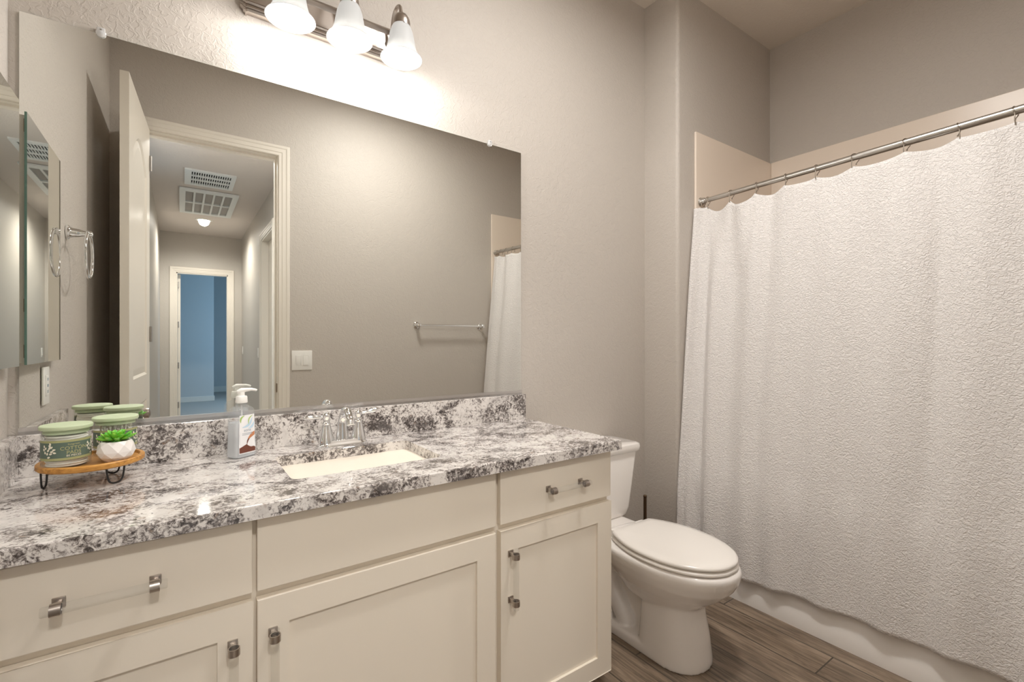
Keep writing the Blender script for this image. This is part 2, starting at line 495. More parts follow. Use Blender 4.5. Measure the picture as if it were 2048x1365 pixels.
# ------------------------------------------------------------------ hallway and far room, seen in the mirror through the door
FZ = -9.9
struct(MB().box(HX0-1.6, HX1+1.6, -11.6, WY-0.06, -0.1, 0.0).build('floor_hall', M['carpet']))
struct(MB().box(HX0-T, HX1+T, HY1-T, WY-T, HZ, HZ+0.1).build('ceiling_hall', M['hallceil']))
struct(MB().box(HX0-T, HX0, HY1-T, WY-T, 0, HZ).build('wall_hall_left', M['hallwall']))
RD0, RD1, RDZ = -4.525, -3.70, 2.385       # door opening in the hall's right wall
SD0, SD1 = -3.30, -2.50                     # unseen doorway added to let in side daylight, nearer than the mirror shows
b = MB(); b.box(HX1, HX1+T, HY1-T, RD0, 0, HZ); b.box(HX1, HX1+T, RD1, SD0, 0, HZ); b.box(HX1, HX1+T, SD1, WY-T, 0, HZ); b.box(HX1, HX1+T, SD0, SD1, 2.1, HZ); b.box(HX1, HX1+T, RD0, RD1, RDZ, HZ)
struct(b.build('wall_hall_right', M['hallwall']))
EX0, EX1, EZ = -0.052, 0.592, 2.205
b = MB(); b.box(HX0, EX0, HY1-T, HY1, 0, HZ); b.box(EX1, HX1, HY1-T, HY1, 0, HZ); b.box(EX0, EX1, HY1-T, HY1, EZ, HZ)
struct(b.build('wall_hall_end', M['hallwall']))
b = MB(); casing(b, EX0, EX1, EZ, HY1, 0.082, 1)
b.box(EX0-0.001, EX0+0.014, HY1-T, HY1, 0, EZ); b.box(EX1-0.014, EX1+0.001, HY1-T, HY1, 0, EZ); b.box(EX0, EX1, HY1-T, HY1, EZ-0.014, EZ+0.001)
struct(b.build('trim_4', M['trim']))
# casing and door of the hall's right side
b = MB()
casing(b, RD0, RD1, RDZ, 0.0, 0.075, 1)
b.xform(Matrix(((0, -1, 0, HX1), (1, 0, 0, 0), (0, 0, 1, 0), (0, 0, 0, 1))))
b.box(HX1, HX1+T, RD0-0.001, RD0+0.014, 0, RDZ); b.box(HX1, HX1+T, RD1-0.014, RD1+0.001, 0, RDZ); b.box(HX1, HX1+T, RD0, RD1, RDZ-0.014, RDZ+0.001)
struct(b.build('trim_5', M['trim']))
d2 = MB().box(HX1+0.07, HX1+0.105, RD0+0.016, RD1-0.016, 0.006, RDZ-0.016, 0.002).build('door_2', M['door']); struct(d2)
tag(d2, 'closed cream door in the right wall of the mirrored hallway', 'door')
# open door into the far room, seen on edge with its hinges
r3 = thing('door_3', 'white door swung open into the blue-lit far room, seen on edge', 'door', (EX0+0.016, HY1-T, 0.006)); r3['kind'] = 'structure'
MB().box(EX0+0.016, EX0+0.050, HY1-T-0.74, HY1-T-0.004, 0.006, EZ-0.018, 0.002).build('door_slab', M['door'], r3)
for hz in (0.22, 0.80, 1.40, 1.98):
    MB().box(EX0+0.0142, EX0+0.034, HY1-0.070, HY1-0.034, hz, hz+0.09, 0.003).build('door_hinge', M['hinge'], r3)
# far room
struct(MB().box(-1.9, 2.4, -11.3, HY1-T, HZ, HZ+0.1).build('ceiling_bedroom', M['bluewall']))
struct(MB().box(-1.9, 0.545, -9.62, -9.50, 0, HZ).build('wall_bedroom_near', M['bluewall']))
struct(MB().box(-1.9, 2.4, -11.42, -11.3, 0, HZ).build('wall_bedroom_far', M['bluewall']))
struct(MB().box(-2.0, -1.9, -11.3, HY1-T, 0, HZ).build('wall_bedroom_left', M['bluewall']))
struct(MB().box(2.4, 2.5, -11.3, HY1-T, 0, HZ).build('wall_bedroom_right', M['bluewall']))
b = MB(); b.box(-1.9, HX0-T, HY1-T-0.1, HY1-T, 0, HZ); b.box(HX1+T, 2.4, HY1-T-0.1, HY1-T, 0, HZ)
struct(b.build('wall_bedroom_front', M['bluewall']))
struct(MB().box(-1.9, 0.558, -9.50, -9.487, 0, 0.10, 0.003).build('baseboard_bedroom_near', M['trim']))
struct(MB().box(0.545, 2.4, -11.3, -11.287, 0, 0.13, 0.003).build('baseboard_bedroom_far', M['trim']))
# ceiling register, return grille, downlight in the hall
r = thing('ceiling_register', 'grey louvred supply register on the mirrored hallway ceiling', 'vent', (0.235, -3.77, HZ))
x0, x1, y0, y1 = 0.030, 0.440, -4.02, -3.52
b = MB(); b.plate([(x0, y0), (x1, y0), (x1, y1), (x0, y1)], [[(x0+.05, y0+.05), (x1-.035, y0+.05), (x1-.035, y1-.05), (x0+.05, y1-.05)]], HZ-0.014, HZ)
b.build('frame', M['grille'], r)
MB().box(x0+.05, x1-.035, y0+.05, y1-.05, HZ-0.001, HZ).build('duct_shade', M['dark'], r)  # thin black sheet in place of the duct's inner shade
b = MB()
nx = 17
for i in range(nx+1):
    xx = x0+.05 + (x1-x0-.085)*i/nx
    b.box(xx-0.004, xx+0.004, y0+.05, y1-.05, HZ-0.012, HZ-0.002)
for j in range(1, 3):
    yy = y0+.05 + (y1-y0-.10)*j/3
    b.box(x0+.05, x1-.035, yy-0.022, yy+0.022, HZ-0.011, HZ-0.003)
b.build('louvre', M['grille'], r)
r = thing('return_grille', 'large white ten-panel return air grille behind the register on the hallway ceiling', 'vent', (0.25, -4.75, HZ))
x0, x1, y0, y1 = -0.012, 0.518, -5.29, -4.18
holes = []
for i in range(5):
    for j in range(2):
        cw = (x1-x0-.09)/5; ch = (y1-y0-.14)/2
        hx = x0+.045+i*cw; hy = y0+.07+j*ch
        holes.append([(hx+.009, hy+.02), (hx+cw-.009, hy+.02), (hx+cw-.009, hy+ch-.02), (hx+.009, hy+ch-.02)])
b = MB(); b.plate([(x0, y0), (x1, y0), (x1, y1), (x0, y1)], holes, HZ-0.02, HZ-0.004); b.build('frame', M['grille'], r)
MB().box(x0+.01, x1-.01, y0+.01, y1-.01, HZ-0.004, HZ).build('filter', M['filter'], r)
r = thing('recessed_light', 'lit round recessed downlight at the far end of the hallway ceiling', 'light', (0.249, -5.66, HZ))
b = MB(); b.lathe([(0.095, 0.0), (0.095, -0.006), (0.072, -0.010), (0.070, -0.002)], (0.249, -5.66, HZ), (0, 0, 1), 32); b.build('trim_ring', M['plastic'], r, SM)
MB().lathe([(0.071, -0.004), (0.001, -0.004)], (0.249, -5.66, HZ), (0, 0, 1), 32).build('lens', M['downlight'], r)
def spot_lamp(name, loc, watts, col, size=0.07, cone=150):
    l = bpy.data.lights.new(name, 'SPOT'); l.energy = watts; l.color = col; l.shadow_soft_size = size
    l.spot_size = math.radians(cone); l.spot_blend = 0.7
    o = bpy.data.objects.new(name, l); o.location = loc; C.objects.link(o); return o
spot_lamp('hall_downlight', (0.249, -5.66, HZ-0.02), HALL_W*4, (1.0, 0.95, 0.88), 0.06, 165)
# fill light added near the bathroom door, out of the mirror's view
EN = (0.10, -2.56, HZ)
r = thing('hall_fill_light', 'round fill light added in the hall outside the bathroom door, out of view', 'light', EN)
MB().lathe([(0.15, 0.0), (0.15, -0.012), (0.142, -0.016)], EN, (0, 0, 1), 32).build('trim_ring', M['plastic'], r, SM)
MB().lathe([(0.143, -0.012), (0.001, -0.018)], EN, (0, 0, 1), 32).build('lens', M['downlight'], r)
l = bpy.data.lights.new('hall_fill_lamp', 'AREA'); l.energy = ENTRY_FILL_W; l.color = (1.0, 0.970, 0.935); l.shape = 'DISK'; l.size = 0.28  # added lamp shining through the doorway onto the cabinet fronts
o = bpy.data.objects.new('hall_fill_lamp', l); o.location = (EN[0], EN[1], HZ-0.024); C.objects.link(o)
# daylight from the far room's window (right of the door, out of view)
al = bpy.data.lights.new('bedroom_window_daylight', 'AREA'); al.energy = DAY_W; al.color = (0.38, 0.66, 1.0); al.shape = 'RECTANGLE'; al.size = 1.4; al.size_y = 1.5
ao = bpy.data.objects.new('bedroom_window_daylight', al); ao.location = (2.38, -8.3, 1.5); ao.rotation_euler = (0, PI/2, 0); C.objects.link(ao)

al = bpy.data.lights.new('added_side_daylight', 'AREA'); al.energy = SIDE_FILL_W; al.color = (0.42, 0.70, 1.0); al.shape = 'RECTANGLE'; al.size = 1.2; al.size_y = 0.8  # bluish daylight added behind the unseen side doorway
ao = bpy.data.objects.new('added_side_daylight', al); ao.location = (HX1+1.3, -2.62, 1.15); ao.rotation_euler = (0, PI/2, 0); C.objects.link(ao)

def wall_plate(name, label, cat, loc, nrm, rockers=1, group=None, wd=None, ht=0.118, outlet=False):
    """decora plate; local frame x = right when facing it, z up, y = out of the wall towards -nrm"""
    wd = wd or (0.072 + 0.046*(rockers-1))
    ang = math.atan2(nrm[1], nrm[0]) + PI/2
    r = thing(name, label, cat, loc, group, ang)
    MB().box(-wd/2, wd/2, -0.006, 0, -ht/2, ht/2, 0.003).build('plate', M['plastic'], r, SM, local=True)
    for i in range(rockers):
        cx = (i-(rockers-1)/2)*0.046
        if outlet:
            b = MB(); b.box(cx-.0165, cx+.0165, -0.0085, -0.005, -.033, .033, 0.002); b.build('receptacle', M['plastic'], r, SM, local=True)
            b = MB()
            for zz in (-.019, .019):
                b.box(cx-.007, cx-.0045, -0.0092, -0.0084, zz-.004, zz+.005); b.box(cx+.0045, cx+.007, -0.0092, -0.0084, zz-.004, zz+.005)
            b.box(cx-.008, cx+.008, -0.0095, -0.0084, -.004, .004)
            b.build('socket_slots', M['greyprint'], r, local=True)
        else:
            b = MB(); b.box(cx-.0165, cx+.0165, -0.0085, -0.005, -.033, .033, 0.001)
            for v in b.bm.verts:
                if v.co.y < -0.008: v.co.y += 0.0025*(v.co.z/.033)*(1 if i == 0 else -1)
            b.build('rocker', M['plastic'], r, SM, local=True)
    return r
wall_plate('light_switch', 'white double rocker switch plate beside the cream door casing, seen in the mirror', 'light switch', (0.682, WY, 1.077), (0, 1), 2, wd=0.131, ht=0.134)
wall_plate('light_switch', 'small switch plate on the right hallway wall just beyond the hall door', 'light switch', (HX1, -4.79, 1.06), (-1, 0), 1)
wall_plate('light_switch', 'small switch plate at the far end of the right hallway wall', 'light switch', (HX1, -6.55, 1.06), (-1, 0), 1)
wall_plate('wall_outlet', 'white outlet plate on the left wall below the medicine cabinet', 'outlet', (-0.3475, -0.352, 1.075), (1, 0.014), 1, outlet=True)

# ------------------------------------------------------------------ wall mirror
MX0, MX1, MZ0, MZ1 = -0.3337, 1.2385, 0.985, 2.0496
r = thing('wall_mirror', 'large frameless wall mirror above the granite backsplash', 'mirror', ((MX0+MX1)/2, 0, MZ0))
b = MB(); b.box(MX0, MX1, -0.006, -0.0005, MZ0, MZ1); b.bm.faces.ensure_lookup_table()
for f in b.bm.faces: f.material_index = 0 if f.normal.y < -0.5 else 1
b.build('mirror_glass', [M['mirror'], M['mirroredge']], r)
b = MB(); b.box(MX0-0.001, MX1+0.002, -0.0105, -0.0063, 0.9765, 0.9945); b.box(MX0-0.001, MX1+0.002, -0.0105, -0.0003, 0.9755, 0.9845)
b.build('bottom_channel', M['alu'], r)
for cx in (-0.177, 1.0735):
    b = MB(); b.lathe([(0.0005, -0.013), (0.007, -0.0125), (0.011, -0.010), (0.011, -0.0063)], (cx, 0, MZ1+0.001), (0, 1, 0), 20)
    b.box(cx-0.009, cx+0.009, -0.0125, -0.0003, MZ1+0.0005, MZ1+0.016, 0.003)
    b.mi = 1; b.cyl((cx, -0.0132, MZ1+0.009), (cx, -0.012, MZ1+0.009), 0.0022, 8)
    b.build('mirror_clip', [M['clip'], M['hinge']], r, SM)

# ------------------------------------------------------------------ vanity light: three bell shades on a reeded bar
LX = (0.2745, 0.4525, 0.6305); LY = -0.130
r = thing('vanity_light', 'three-light brushed nickel vanity fixture with frosted bell shades above the mirror', 'light', (0.4525, 0, 2.29))
bx0, bx1 = 0.150, 0.712
prof = [(0, 2.368), (-0.012, 2.368), (-0.020, 2.363), (-0.024, 2.354), (-0.020, 2.345), (-0.0165, 2.341), (-0.0165, 2.281), (-0.021, 2.279), (-0.024, 2.274), (-0.021, 2.269),
        (-0.018, 2.268), (-0.022, 2.264), (-0.022, 2.258), (-0.018, 2.256), (-0.020, 2.252), (-0.018, 2.246), (-0.012, 2.243), (0, 2.243)]
b = MB()
b.loft([[(x, y, z) for y, z in prof] for x in (bx0+0.02, bx1-0.02)])
for x_in, x_out in ((bx0+0.02, bx0), (bx1-0.02, bx1)):          # stepped moulded ends
    zc_ = 2.305
    rings = []
    for u, k in ((0.0, 1.06), (0.25, 1.06), (0.25, 0.98), (0.55, 0.94), (0.55, 0.86), (1.0, 0.74)):
        rings.append([(x_in+(x_out-x_in)*u, y*(1.15-0.5*u), zc_+(z-zc_)*k) for y, z in prof])
    b.loft(rings)
b.build('back_plate', M['nickel'], r, SM)
for i, lx in enumerate(LX):
    arm = catmull([(lx, -0.016, 2.308), (lx, -0.034, 2.316), (lx, -0.042, 2.350), (lx, -0.056, 2.388), (lx, -0.086, 2.402), (lx, -0.115, 2.390), (lx, LY, 2.352)], 7)
    b = MB(); b.tube(arm, 0.0065, 10); b.lathe([(0.016, 0.0), (0.016, 0.006), (0.008, 0.012)], (lx, -0.016, 2.308), (0, -1, 0), 18, True, True)
    b.build('arm', M['nickel'], r, SM)
    b = MB(); b.lathe([(0.0005, 2.358), (0.010, 2.357), (0.020, 2.350), (0.0275, 2.338), (0.030, 2.325), (0.0305, 2.303), (0.028, 2.303)], (lx, LY, 0), (0, 0, 1), 28)
    for a in (0.4, 2.5, 4.6):
        b.sphere((lx+0.0315*math.cos(a), LY+0.0315*math.sin(a), 2.310), 0.0028, 8)
    b.build('socket_cup', M['nickel'], r, SM)
    pr = [(0.028, 2.316), (0.0335, 2.306), (0.0395, 2.288), (0.0440, 2.265), (0.0480, 2.243), (0.0530, 2.225), (0.0615, 2.210), (0.0700, 2.201), (0.0715, 2.1985),
          (0.0690, 2.1985), (0.0600, 2.208), (0.0510, 2.2235), (0.0458, 2.242), (0.0418, 2.265), (0.0373, 2.287), (0.0315, 2.304), (0.026, 2.314)]
    b = MB(); b.lathe(pr, (lx, LY, 0), (0, 0, 1), 40); b.build('glass_shade', M['shade'], r, 3.14)
    b = MB(); b.lathe([(0.012, 2.305), (0.013, 2.290), (0.017, 2.272), (0.0255, 2.250), (0.0298, 2.232), (0.0285, 2.217), (0.021, 2.2065), (0.010, 2.202), (0.0005, 2.2012)], (lx, LY, 0), (0, 0, 1), 24)
    b.build('bulb', M['bulb'], r, 3.14)
    l = bpy.data.lights.new('vanity_bulb_light', 'POINT'); l.energy = BULB_W; l.color = (1.0, 0.970, 0.935); l.shadow_soft_size = 0.03
    o = bpy.data.objects.new('vanity_bulb_light', l); o.location = (lx, LY, 2.180); C.objects.link(o)

# dome light added to brighten the bathroom evenly, above the frame
CLX, CLY = 1.15, -1.02
r = thing('added_ceiling_light', 'round dome fill light added on the bathroom ceiling, out of view', 'light', (CLX, CLY, ZC))
MB().lathe([(0.19, 0.0), (0.19, -0.020), (0.182, -0.026), (0.172, -0.026)], (CLX, CLY, ZC), (0, 0, 1), 40).build('trim_ring', M['plastic'], r, SM)
MB().lathe([(0.176, -0.024), (0.168, -0.045), (0.140, -0.068), (0.090, -0.084), (0.040, -0.090), (0.001, -0.091)], (CLX, CLY, ZC), (0, 0, 1), 40).build('fill_dome', M['dome'], r, 3.14)
l = bpy.data.lights.new('ceiling_fill_lamp', 'AREA'); l.energy = CEIL_FILL_W; l.color = (1.0, 0.970, 0.935); l.shape = 'DISK'; l.size = 0.32
o = bpy.data.objects.new('ceiling_fill_lamp', l); o.location = (CLX, CLY, ZC-0.095); C.objects.link(o)

# ------------------------------------------------------------------ medicine cabinet on the left wall
r = thing('medicine_cabinet', 'shallow mirrored medicine cabinet on the left wall over the counter end', 'cabinet', (-0.352, -0.25, 1.152))
MB().box(-0.352, -0.3335, -0.437, -0.056, 1.156, 1.806, 0.001).build('cabinet_body', M['trim'], r)
b = MB(); b.box(-0.3315, -0.3265, -0.4567, -0.042, 1.152, 1.8105)
for f in b.bm.faces: f.material_index = 0 if f.normal.x > 0.5 else 1
b.build('mirror_door', [M['cabmirror'], M['mirroredge']], r)
for hz in (1.17, 1.29, 1.76):
    MB().box(-0.3345, -0.3318, -0.062, -0.050, hz, hz+0.035, 0.001).build('cabinet_hinge', M['bronze'], r)

# ------------------------------------------------------------------ towel ring (left wall) and towel bar (opposite wall)
TRY, TRZ = -0.676, 1.615
r = thing('towel_ring', 'chrome towel ring on the left wall, seen in the mirror', 'towel ring', (-0.3437, TRY, TRZ))
b = MB(); b.lathe([(0.026, 0.0), (0.026, 0.006), (0.020, 0.010), (0.0165, 0.016), (0.0145, 0.034), (0.0095, 0.050), (0.0085, 0.054), (0.0115, 0.058), (0.0125, 0.065), (0.009, 0.072), (0.0005, 0.074)], (-0.3437, TRY, TRZ), (1, 0, 0), 24, True)
b.build('post', M['chrome'], r, SM)
rc = TRZ - 0.080
b = MB(); b.tube([(-0.2815, TRY+0.084*math.sin(2*PI*k/40), rc+0.084*math.cos(2*PI*k/40)) for k in range(40)], 0.0048, 10, closed=True)
b.build('ring', M['chrome'], r, 3.14)
r = thing('towel_bar', 'chrome towel bar on the wall opposite the mirror', 'towel bar', (1.81, WY, 1.334))
for px in (1.525, 2.105):
    b = MB(); b.lathe([(0.027, 0.0), (0.027, 0.006), (0.020, 0.011), (0.014, 0.018), (0.0125, 0.046), (0.0155, 0.052), (0.0155, 0.066), (0.010, 0.072), (0.0005, 0.073)], (px, WY, 1.334), (0, 1, 0), 22, True)
    b.build('mount', M['chrome'], r, SM)
MB().cyl((1.527, WY+0.059, 1.334), (2.103, WY+0.059, 1.334), 0.0075, 14).build('bar', M['chrome'], r, SM)

# ------------------------------------------------------------------ countertop, sink, faucet
SX0, SX1, SY0, SY1 = 0.226, 0.640, -0.428, -0.148
def xl(y): return XLa + (XLb-XLa)*(y/WY)
r = thing('granite_countertop', 'speckled white and brown granite countertop with backsplash', 'countertop', (0.45, -0.29, ZK-0.03))
outer = [(xl(0)+0.001, -0.0005), (xl(YK)+0.001, YK), (XK, YK), (XK, -0.0005)]
hole = rrect(SX0, SX1, SY0, SY1, 0.022)
b = MB(); b.plate(outer, [hole], ZK-0.030, ZK)
es = [e for e in b.bm.edges if (abs(e.verts[0].co.z-e.verts[1].co.z) < 1e-6 and len(e.link_faces) == 2 and any(abs(f.normal.z) < 0.5 for f in e.link_faces) and (e.verts[0].co.y < YK+1e-4 and e.verts[1].co.y < YK+1e-4 or e.verts[0].co.x > XK-1e-4 and e.verts[1].co.x > XK-1e-4))]
b.bm.normal_update()
es = [e for e in b.bm.edges if len(e.link_faces) == 2 and abs(e.verts[0].co.z-e.verts[1].co.z) < 1e-6 and ((e.verts[0].co.y < YK+1e-4 and e.verts[1].co.y < YK+1e-4) or (e.verts[0].co.x > XK-1e-4 and e.verts[1].co.x > XK-1e-4))]
bmesh.ops.bevel(b.bm, geom=es, offset=0.003, segments=2, affect='EDGES', profile=0.5)
b.build('slab', M['granite'], r)
MB().box(xl(0)+0.001, XK, -0.020, -0.0005, ZK, 0.9755, 0.0015).build('backsplash', M['granite'], r)
b = MB(); b.loft([[(xl(-0.02)+0.001, -0.0205, z), (xl(YK)+0.001, YK, z), (xl(YK)+0.021, YK, z), (xl(-0.02)+0.021, -0.0205, z)] for z in (ZK, 0.9755)])
b.build('side_splash', M['granite'], r)

r = thing('undermount_sink', 'white rectangular undermount sink in the granite counter', 'sink', ((SX0+SX1)/2, (SY0+SY1)/2, 0.72))
cxs, cys = (SX0+SX1)/2, (SY0+SY1)/2; ax_, ay_ = (SX1-SX0)/2, (SY1-SY0)/2
rings = []
for k, z, rr in ((1.0, ZK-0.0305, 0.024), (0.997, ZK-0.06, 0.028), (0.965, 0.765, 0.035), (0.93, 0.742, 0.045), (0.86, 0.732, 0.05), (0.30, 0.728, 0.03)):
    rings.append([(x, y, z) for x, y in rrect(cxs-ax_*k, cxs+ax_*k, cys-ay_*k, cys+ay_*k, rr)])
outer_r = [[(x, y, z) for x, y in rrect(cxs-ax_-g, cxs+ax_+g, cys-ay_-g, cys+ay_+g, 0.03)] for g, z in ((0.014, 0.72), (0.018, ZK-0.0305))]
b = MB(); b.loft([[(cxs+(p[0]-cxs)*0.5, cys+(p[1]-cys)*0.5, 0.708) for p in outer_r[0]]] + outer_r + rings, True, True)
b.build('basin', M['sink'], r, math.radians(50))
b = MB(); b.lathe([(0.026, 0.7285), (0.026, 0.731), (0.020, 0.732), (0.018, 0.730), (0.014, 0.733), (0.0005, 0.735)], (cxs, cys, 0), (0, 0, 1), 24)
b.build('drain', M['chrome'], r, SM)

FX, FY = 0.442, -0.085
r = thing('faucet', 'chrome two-handle centreset faucet behind the sink', 'faucet', (FX, FY, ZK))
def stadium(L, rr, n=10):
    p = []
    for k in range(n+1):
        a = -PI/2 + PI*k/n; p.append((L+rr*math.cos(a), rr*math.sin(a)))
    for k in range(n+1):
        a = PI/2 + PI*k/n; p.append((-L+rr*math.cos(a), rr*math.sin(a)))
    return p
b = MB(); b.loft([[(FX+x, FY+y, ZK+z) for x, y in stadium(0.052*k2, 0.028*k)] for z, k, k2 in ((0.0, 1.0, 1.0), (0.004, 1.0, 1.0), (0.008, 0.90, 0.99), (0.014, 0.84, 0.98), (0.018, 0.78, 0.97), (0.019, 0.6, 0.95))])
b.build('base_plate', M['chrome'], r, SM)
for s_ in (-1, 1):
    hx = FX + s_*0.052
    b = MB(); b.lathe([(0.0255, 0.012), (0.0245, 0.020), (0.0215, 0.032), (0.0175, 0.048), (0.0140, 0.064), (0.0125, 0.071), (0.0135, 0.074), (0.0105, 0.078), (0.0085, 0.084), (0.010, 0.090), (0.0125, 0.096), (0.0115, 0.104), (0.006, 0.109), (0.0005, 0.1105)], (hx, FY, ZK), (0, 0, 1), 26)
    h = b.build('handle', M['chrome'], r, SM)
    d = Vector((-1.0, 0.16, 0.0)) if s_ < 0 else Vector((0.86, -0.10, 0.16))
    d = d.normalized(); p0 = Vector((hx, FY, ZK+0.096))
    b = MB(); b.tube([p0 + d*t for t in (0.004, 0.016, 0.030, 0.048, 0.062, 0.068, 0.070)], [0.0055, 0.005, 0.0062, 0.0078, 0.0072, 0.0045, 0.001], 12)
    b.build('lever', M['chrome'], h, 3.14)
sp_path = catmull([(FX, FY+0.004, ZK+0.012), (FX, FY+0.004, ZK+0.045), (FX, FY+0.000, ZK+0.085), (FX, FY-0.022, ZK+0.113), (FX, FY-0.056, ZK+0.116), (FX, FY-0.082, ZK+0.098), (FX, FY-0.092, ZK+0.076)], 7)
n = len(sp_path); rad = []
for i in range(n):
    u = i/(n-1); rad.append(0.021*(1-smooth01(u/0.45)) + 0.0115*smooth01(u/0.45) if u < 0.45 else 0.0115 + 0.002*smooth01((u-0.7)/0.3))
b = MB(); b.tube(sp_path, rad, 22); b.build('spout', M['chrome'], r, 3.14)

# ------------------------------------------------------------------ vanity cabinets
ZCB = 0.8392; ZD0 = 0.0605; ZDT = 0.653; ZR0 = 0.6715; ZR1 = 0.8285
TOE = 0.058
def front_panel(b, x0, x1, z0, z1):          # flat slab drawer front
    b.box(x0, x1, YF, YF+0.019, z0, z1, 0.0022, 2)
def shaker(b, x0, x1, z0, z1, st=0.064):
    outl = [(x0, z0), (x1, z0), (x1, z1), (x0, z1)]
    inn = [(x0+st, z0+st), (x1-st, z0+st), (x1-st, z1-st), (x0+st, z1-st)]
    bb = MB(); bb.plate(outl, [inn], 0.0, 0.019)
    bb.bm.normal_update()
    def on_outer(v): return min(abs(v.co.x-x0), abs(v.co.x-x1)) < 1e-5 or min(abs(v.co.y-z0), abs(v.co.y-z1)) < 1e-5
    es = [e for e in bb.bm.edges if all(abs(v.co.z) < 1e-6 and on_outer(v) for v in e.verts) and len(e.link_faces) == 2 and any(abs(f.normal.z) < 0.5 for f in e.link_faces)]
    bmesh.ops.bevel(bb.bm, geom=es, offset=0.0022, segments=2, affect='EDGES', profile=0.5)
    for f in list(bb.bm.faces): pass
    bb.box(x0+st-0.002, x1-st+0.002, z0+st-0.002, z1-st+0.002, 0.0085, 0.017)
    bb.xform(Matrix(((1, 0, 0, 0), (0, 0, 1, YF), (0, 1, 0, 0), (0, 0, 0, 1))))
    tmp = bpy.data.meshes.new('t'); bb.bm.to_mesh(tmp); bb.bm.free(); b.bm.from_mesh(tmp); bpy.data.meshes.remove(tmp)
def pull(parent, c, horiz, span=0.137, over=0.0195):
    """clear bar held by two square-foot nickel clips; c = centre on the door face"""
    cx, cz = c; d = Vector((1, 0, 0)) if horiz else Vector((0, 0, 1)); yb = YF-0.030
    a = Vector((cx, yb, cz)) - d*(span/2+over); e = Vector((cx, yb, cz)) + d*(span/2+over)
    b = MB(); b.lathe([(0.0075, 0.0), (0.0088, 0.0015), (0.0088, (e-a).length-0.0015), (0.0075, (e-a).length)], a, d, 16, True, True)
    o = b.build('pull_bar', M['acrylic'], parent, SM); o['label'] = 'clear acrylic pull bar'
    for s_ in (-1, 1):
        p = Vector((cx, 0, cz)) + d*(s_*span/2)
        b = MB(); b.box(p.x-0.0095, p.x+0.0095, YF-0.004, YF-0.0002, p.z-0.0095, p.z+0.0095, 0.0015)
        b.box(p.x-0.0055, p.x+0.0055, yb+0.008, YF-0.003, p.z-0.0055, p.z+0.0055, 0.001)
        q = Vector((p.x, yb, p.z)); prof = [(0.0092, -0.0075), (0.0112, -0.0075), (0.0112, 0.0075), (0.0092, 0.0075)]
        b.lathe(prof, q, d, 20)
        o = b.build('pull_bracket', M['nickel'], parent, SM); o['label'] = 'brushed nickel pull bracket'
def vanity(label, x0, x1, dx0, dx1, drawer_pull, door_pull):
    r = thing('vanity_cabinet', label, 'cabinet', ((x0+x1)/2, -0.27, 0.0))
    b = MB()
    b.box(x0, x1, YF+0.020, -0.004, TOE, ZCB)
    b.box(x0, x1, YF+0.075, -0.004, 0.0, TOE)
    b.build('carcass', M['cab'], r)
    b = MB(); front_panel(b, dx0, dx1, ZR0, ZR1); dr = b.build('drawer_front', M['cab'], r)
    b = MB(); shaker(b, dx0, dx1, ZD0, ZDT); do = b.build('cabinet_door', M['cab'], r)
    if drawer_pull: pull(dr, drawer_pull, True)
    if door_pull: pull(do, door_pull, False)
    return r
XA, XB, XZ = 0.1306, 0.760, 1.2339
vanity('left end cream vanity cabinet below the wooden tray', xl(YF)+0.004, XA, xl(YF)+0.012, XA-0.0045, (-0.1085, 0.7505), (0.0895, 0.508))
vanity('middle cream vanity cabinet under the sink, its top panel without a pull', XA, XB, XA+0.0045, XB-0.0078, None, (0.1660, 0.508))
vanity('right end cream vanity cabinet beside the toilet', XB, XZ, XB+0.0078, XZ-0.001, (1.0165, 0.7475), (0.8030, 0.5135))

# ------------------------------------------------------------------ soap dispenser
SXC, SYC = 0.1485, -0.0825
r = thing('soap_dispenser', 'clear hand soap pump bottle with coconut label left of the faucet', 'soap bottle', (SXC, SYC, ZK), rz=math.radians(33))
def bring(wx, wy, z, n=4.2, k=44): return [(x, y, z) for x, y in superell(0, 0, wx, wy, n, k)]
BW, BD = 0.0370, 0.0260
outs = [(0.93, 0.0), (1.0, 0.003), (1.0, 0.010), (0.975, 0.05), (0.93, 0.09), (0.885, 0.125), (0.86, 0.136), (0.78, 0.143), (0.58, 0.149), (0.42, 0.152)]
b = MB()
b.loft([bring(BW*k, BD*(1-(1-k)*0.75), z, 4.2) for k, z in outs] + [[(x, y, z) for x, y in superell(0, 0, 0.0135, 0.0135, 2, 44)] for z in (0.153, 0.160)], True, True)
b.build('bottle', M['bottle'], r, math.radians(50), local=True)
b = MB(); b.loft([bring((BW-0.0022)*k, (BD-0.0022)*(1-(1-k)*0.75), z, 4.2) for k, z in ((0.95, 0.003), (1.0, 0.010), (0.975, 0.05), (0.93, 0.09), (0.915, 0.104))])
b.build('liquid_soap', M['soap'], r, math.radians(50), local=True)
b = MB()
b.lathe([(0.0155, 0.1605), (0.0165, 0.163), (0.0152, 0.178), (0.0135, 0.181), (0.0085, 0.182), (0.0085, 0.193)], (0, 0, 0), (0, 0, 1), 26, True, True)
cs, sn = math.cos(-math.radians(33)), math.sin(-math.radians(33))
def pdir(u, z): return Vector((cs*u, sn*u, z))
b.tube([pdir(-0.012, 0.1935), pdir(0.0, 0.1965), pdir(0.012, 0.1985), pdir(0.026, 0.199), pdir(0.037, 0.1965), pdir(0.040, 0.1945)], [0.0045, 0.0085, 0.006, 0.0045, 0.0038, 0.0034], 12)
b.build('pump', M['pump'], r, SM, local=True)
MB().tube([(0, 0, 0.155), (0.001, 0, 0.10), (0.004, 0.002, 0.012)], 0.0026, 8).build('dip_tube', M['clip'], r, 3.14, local=True)
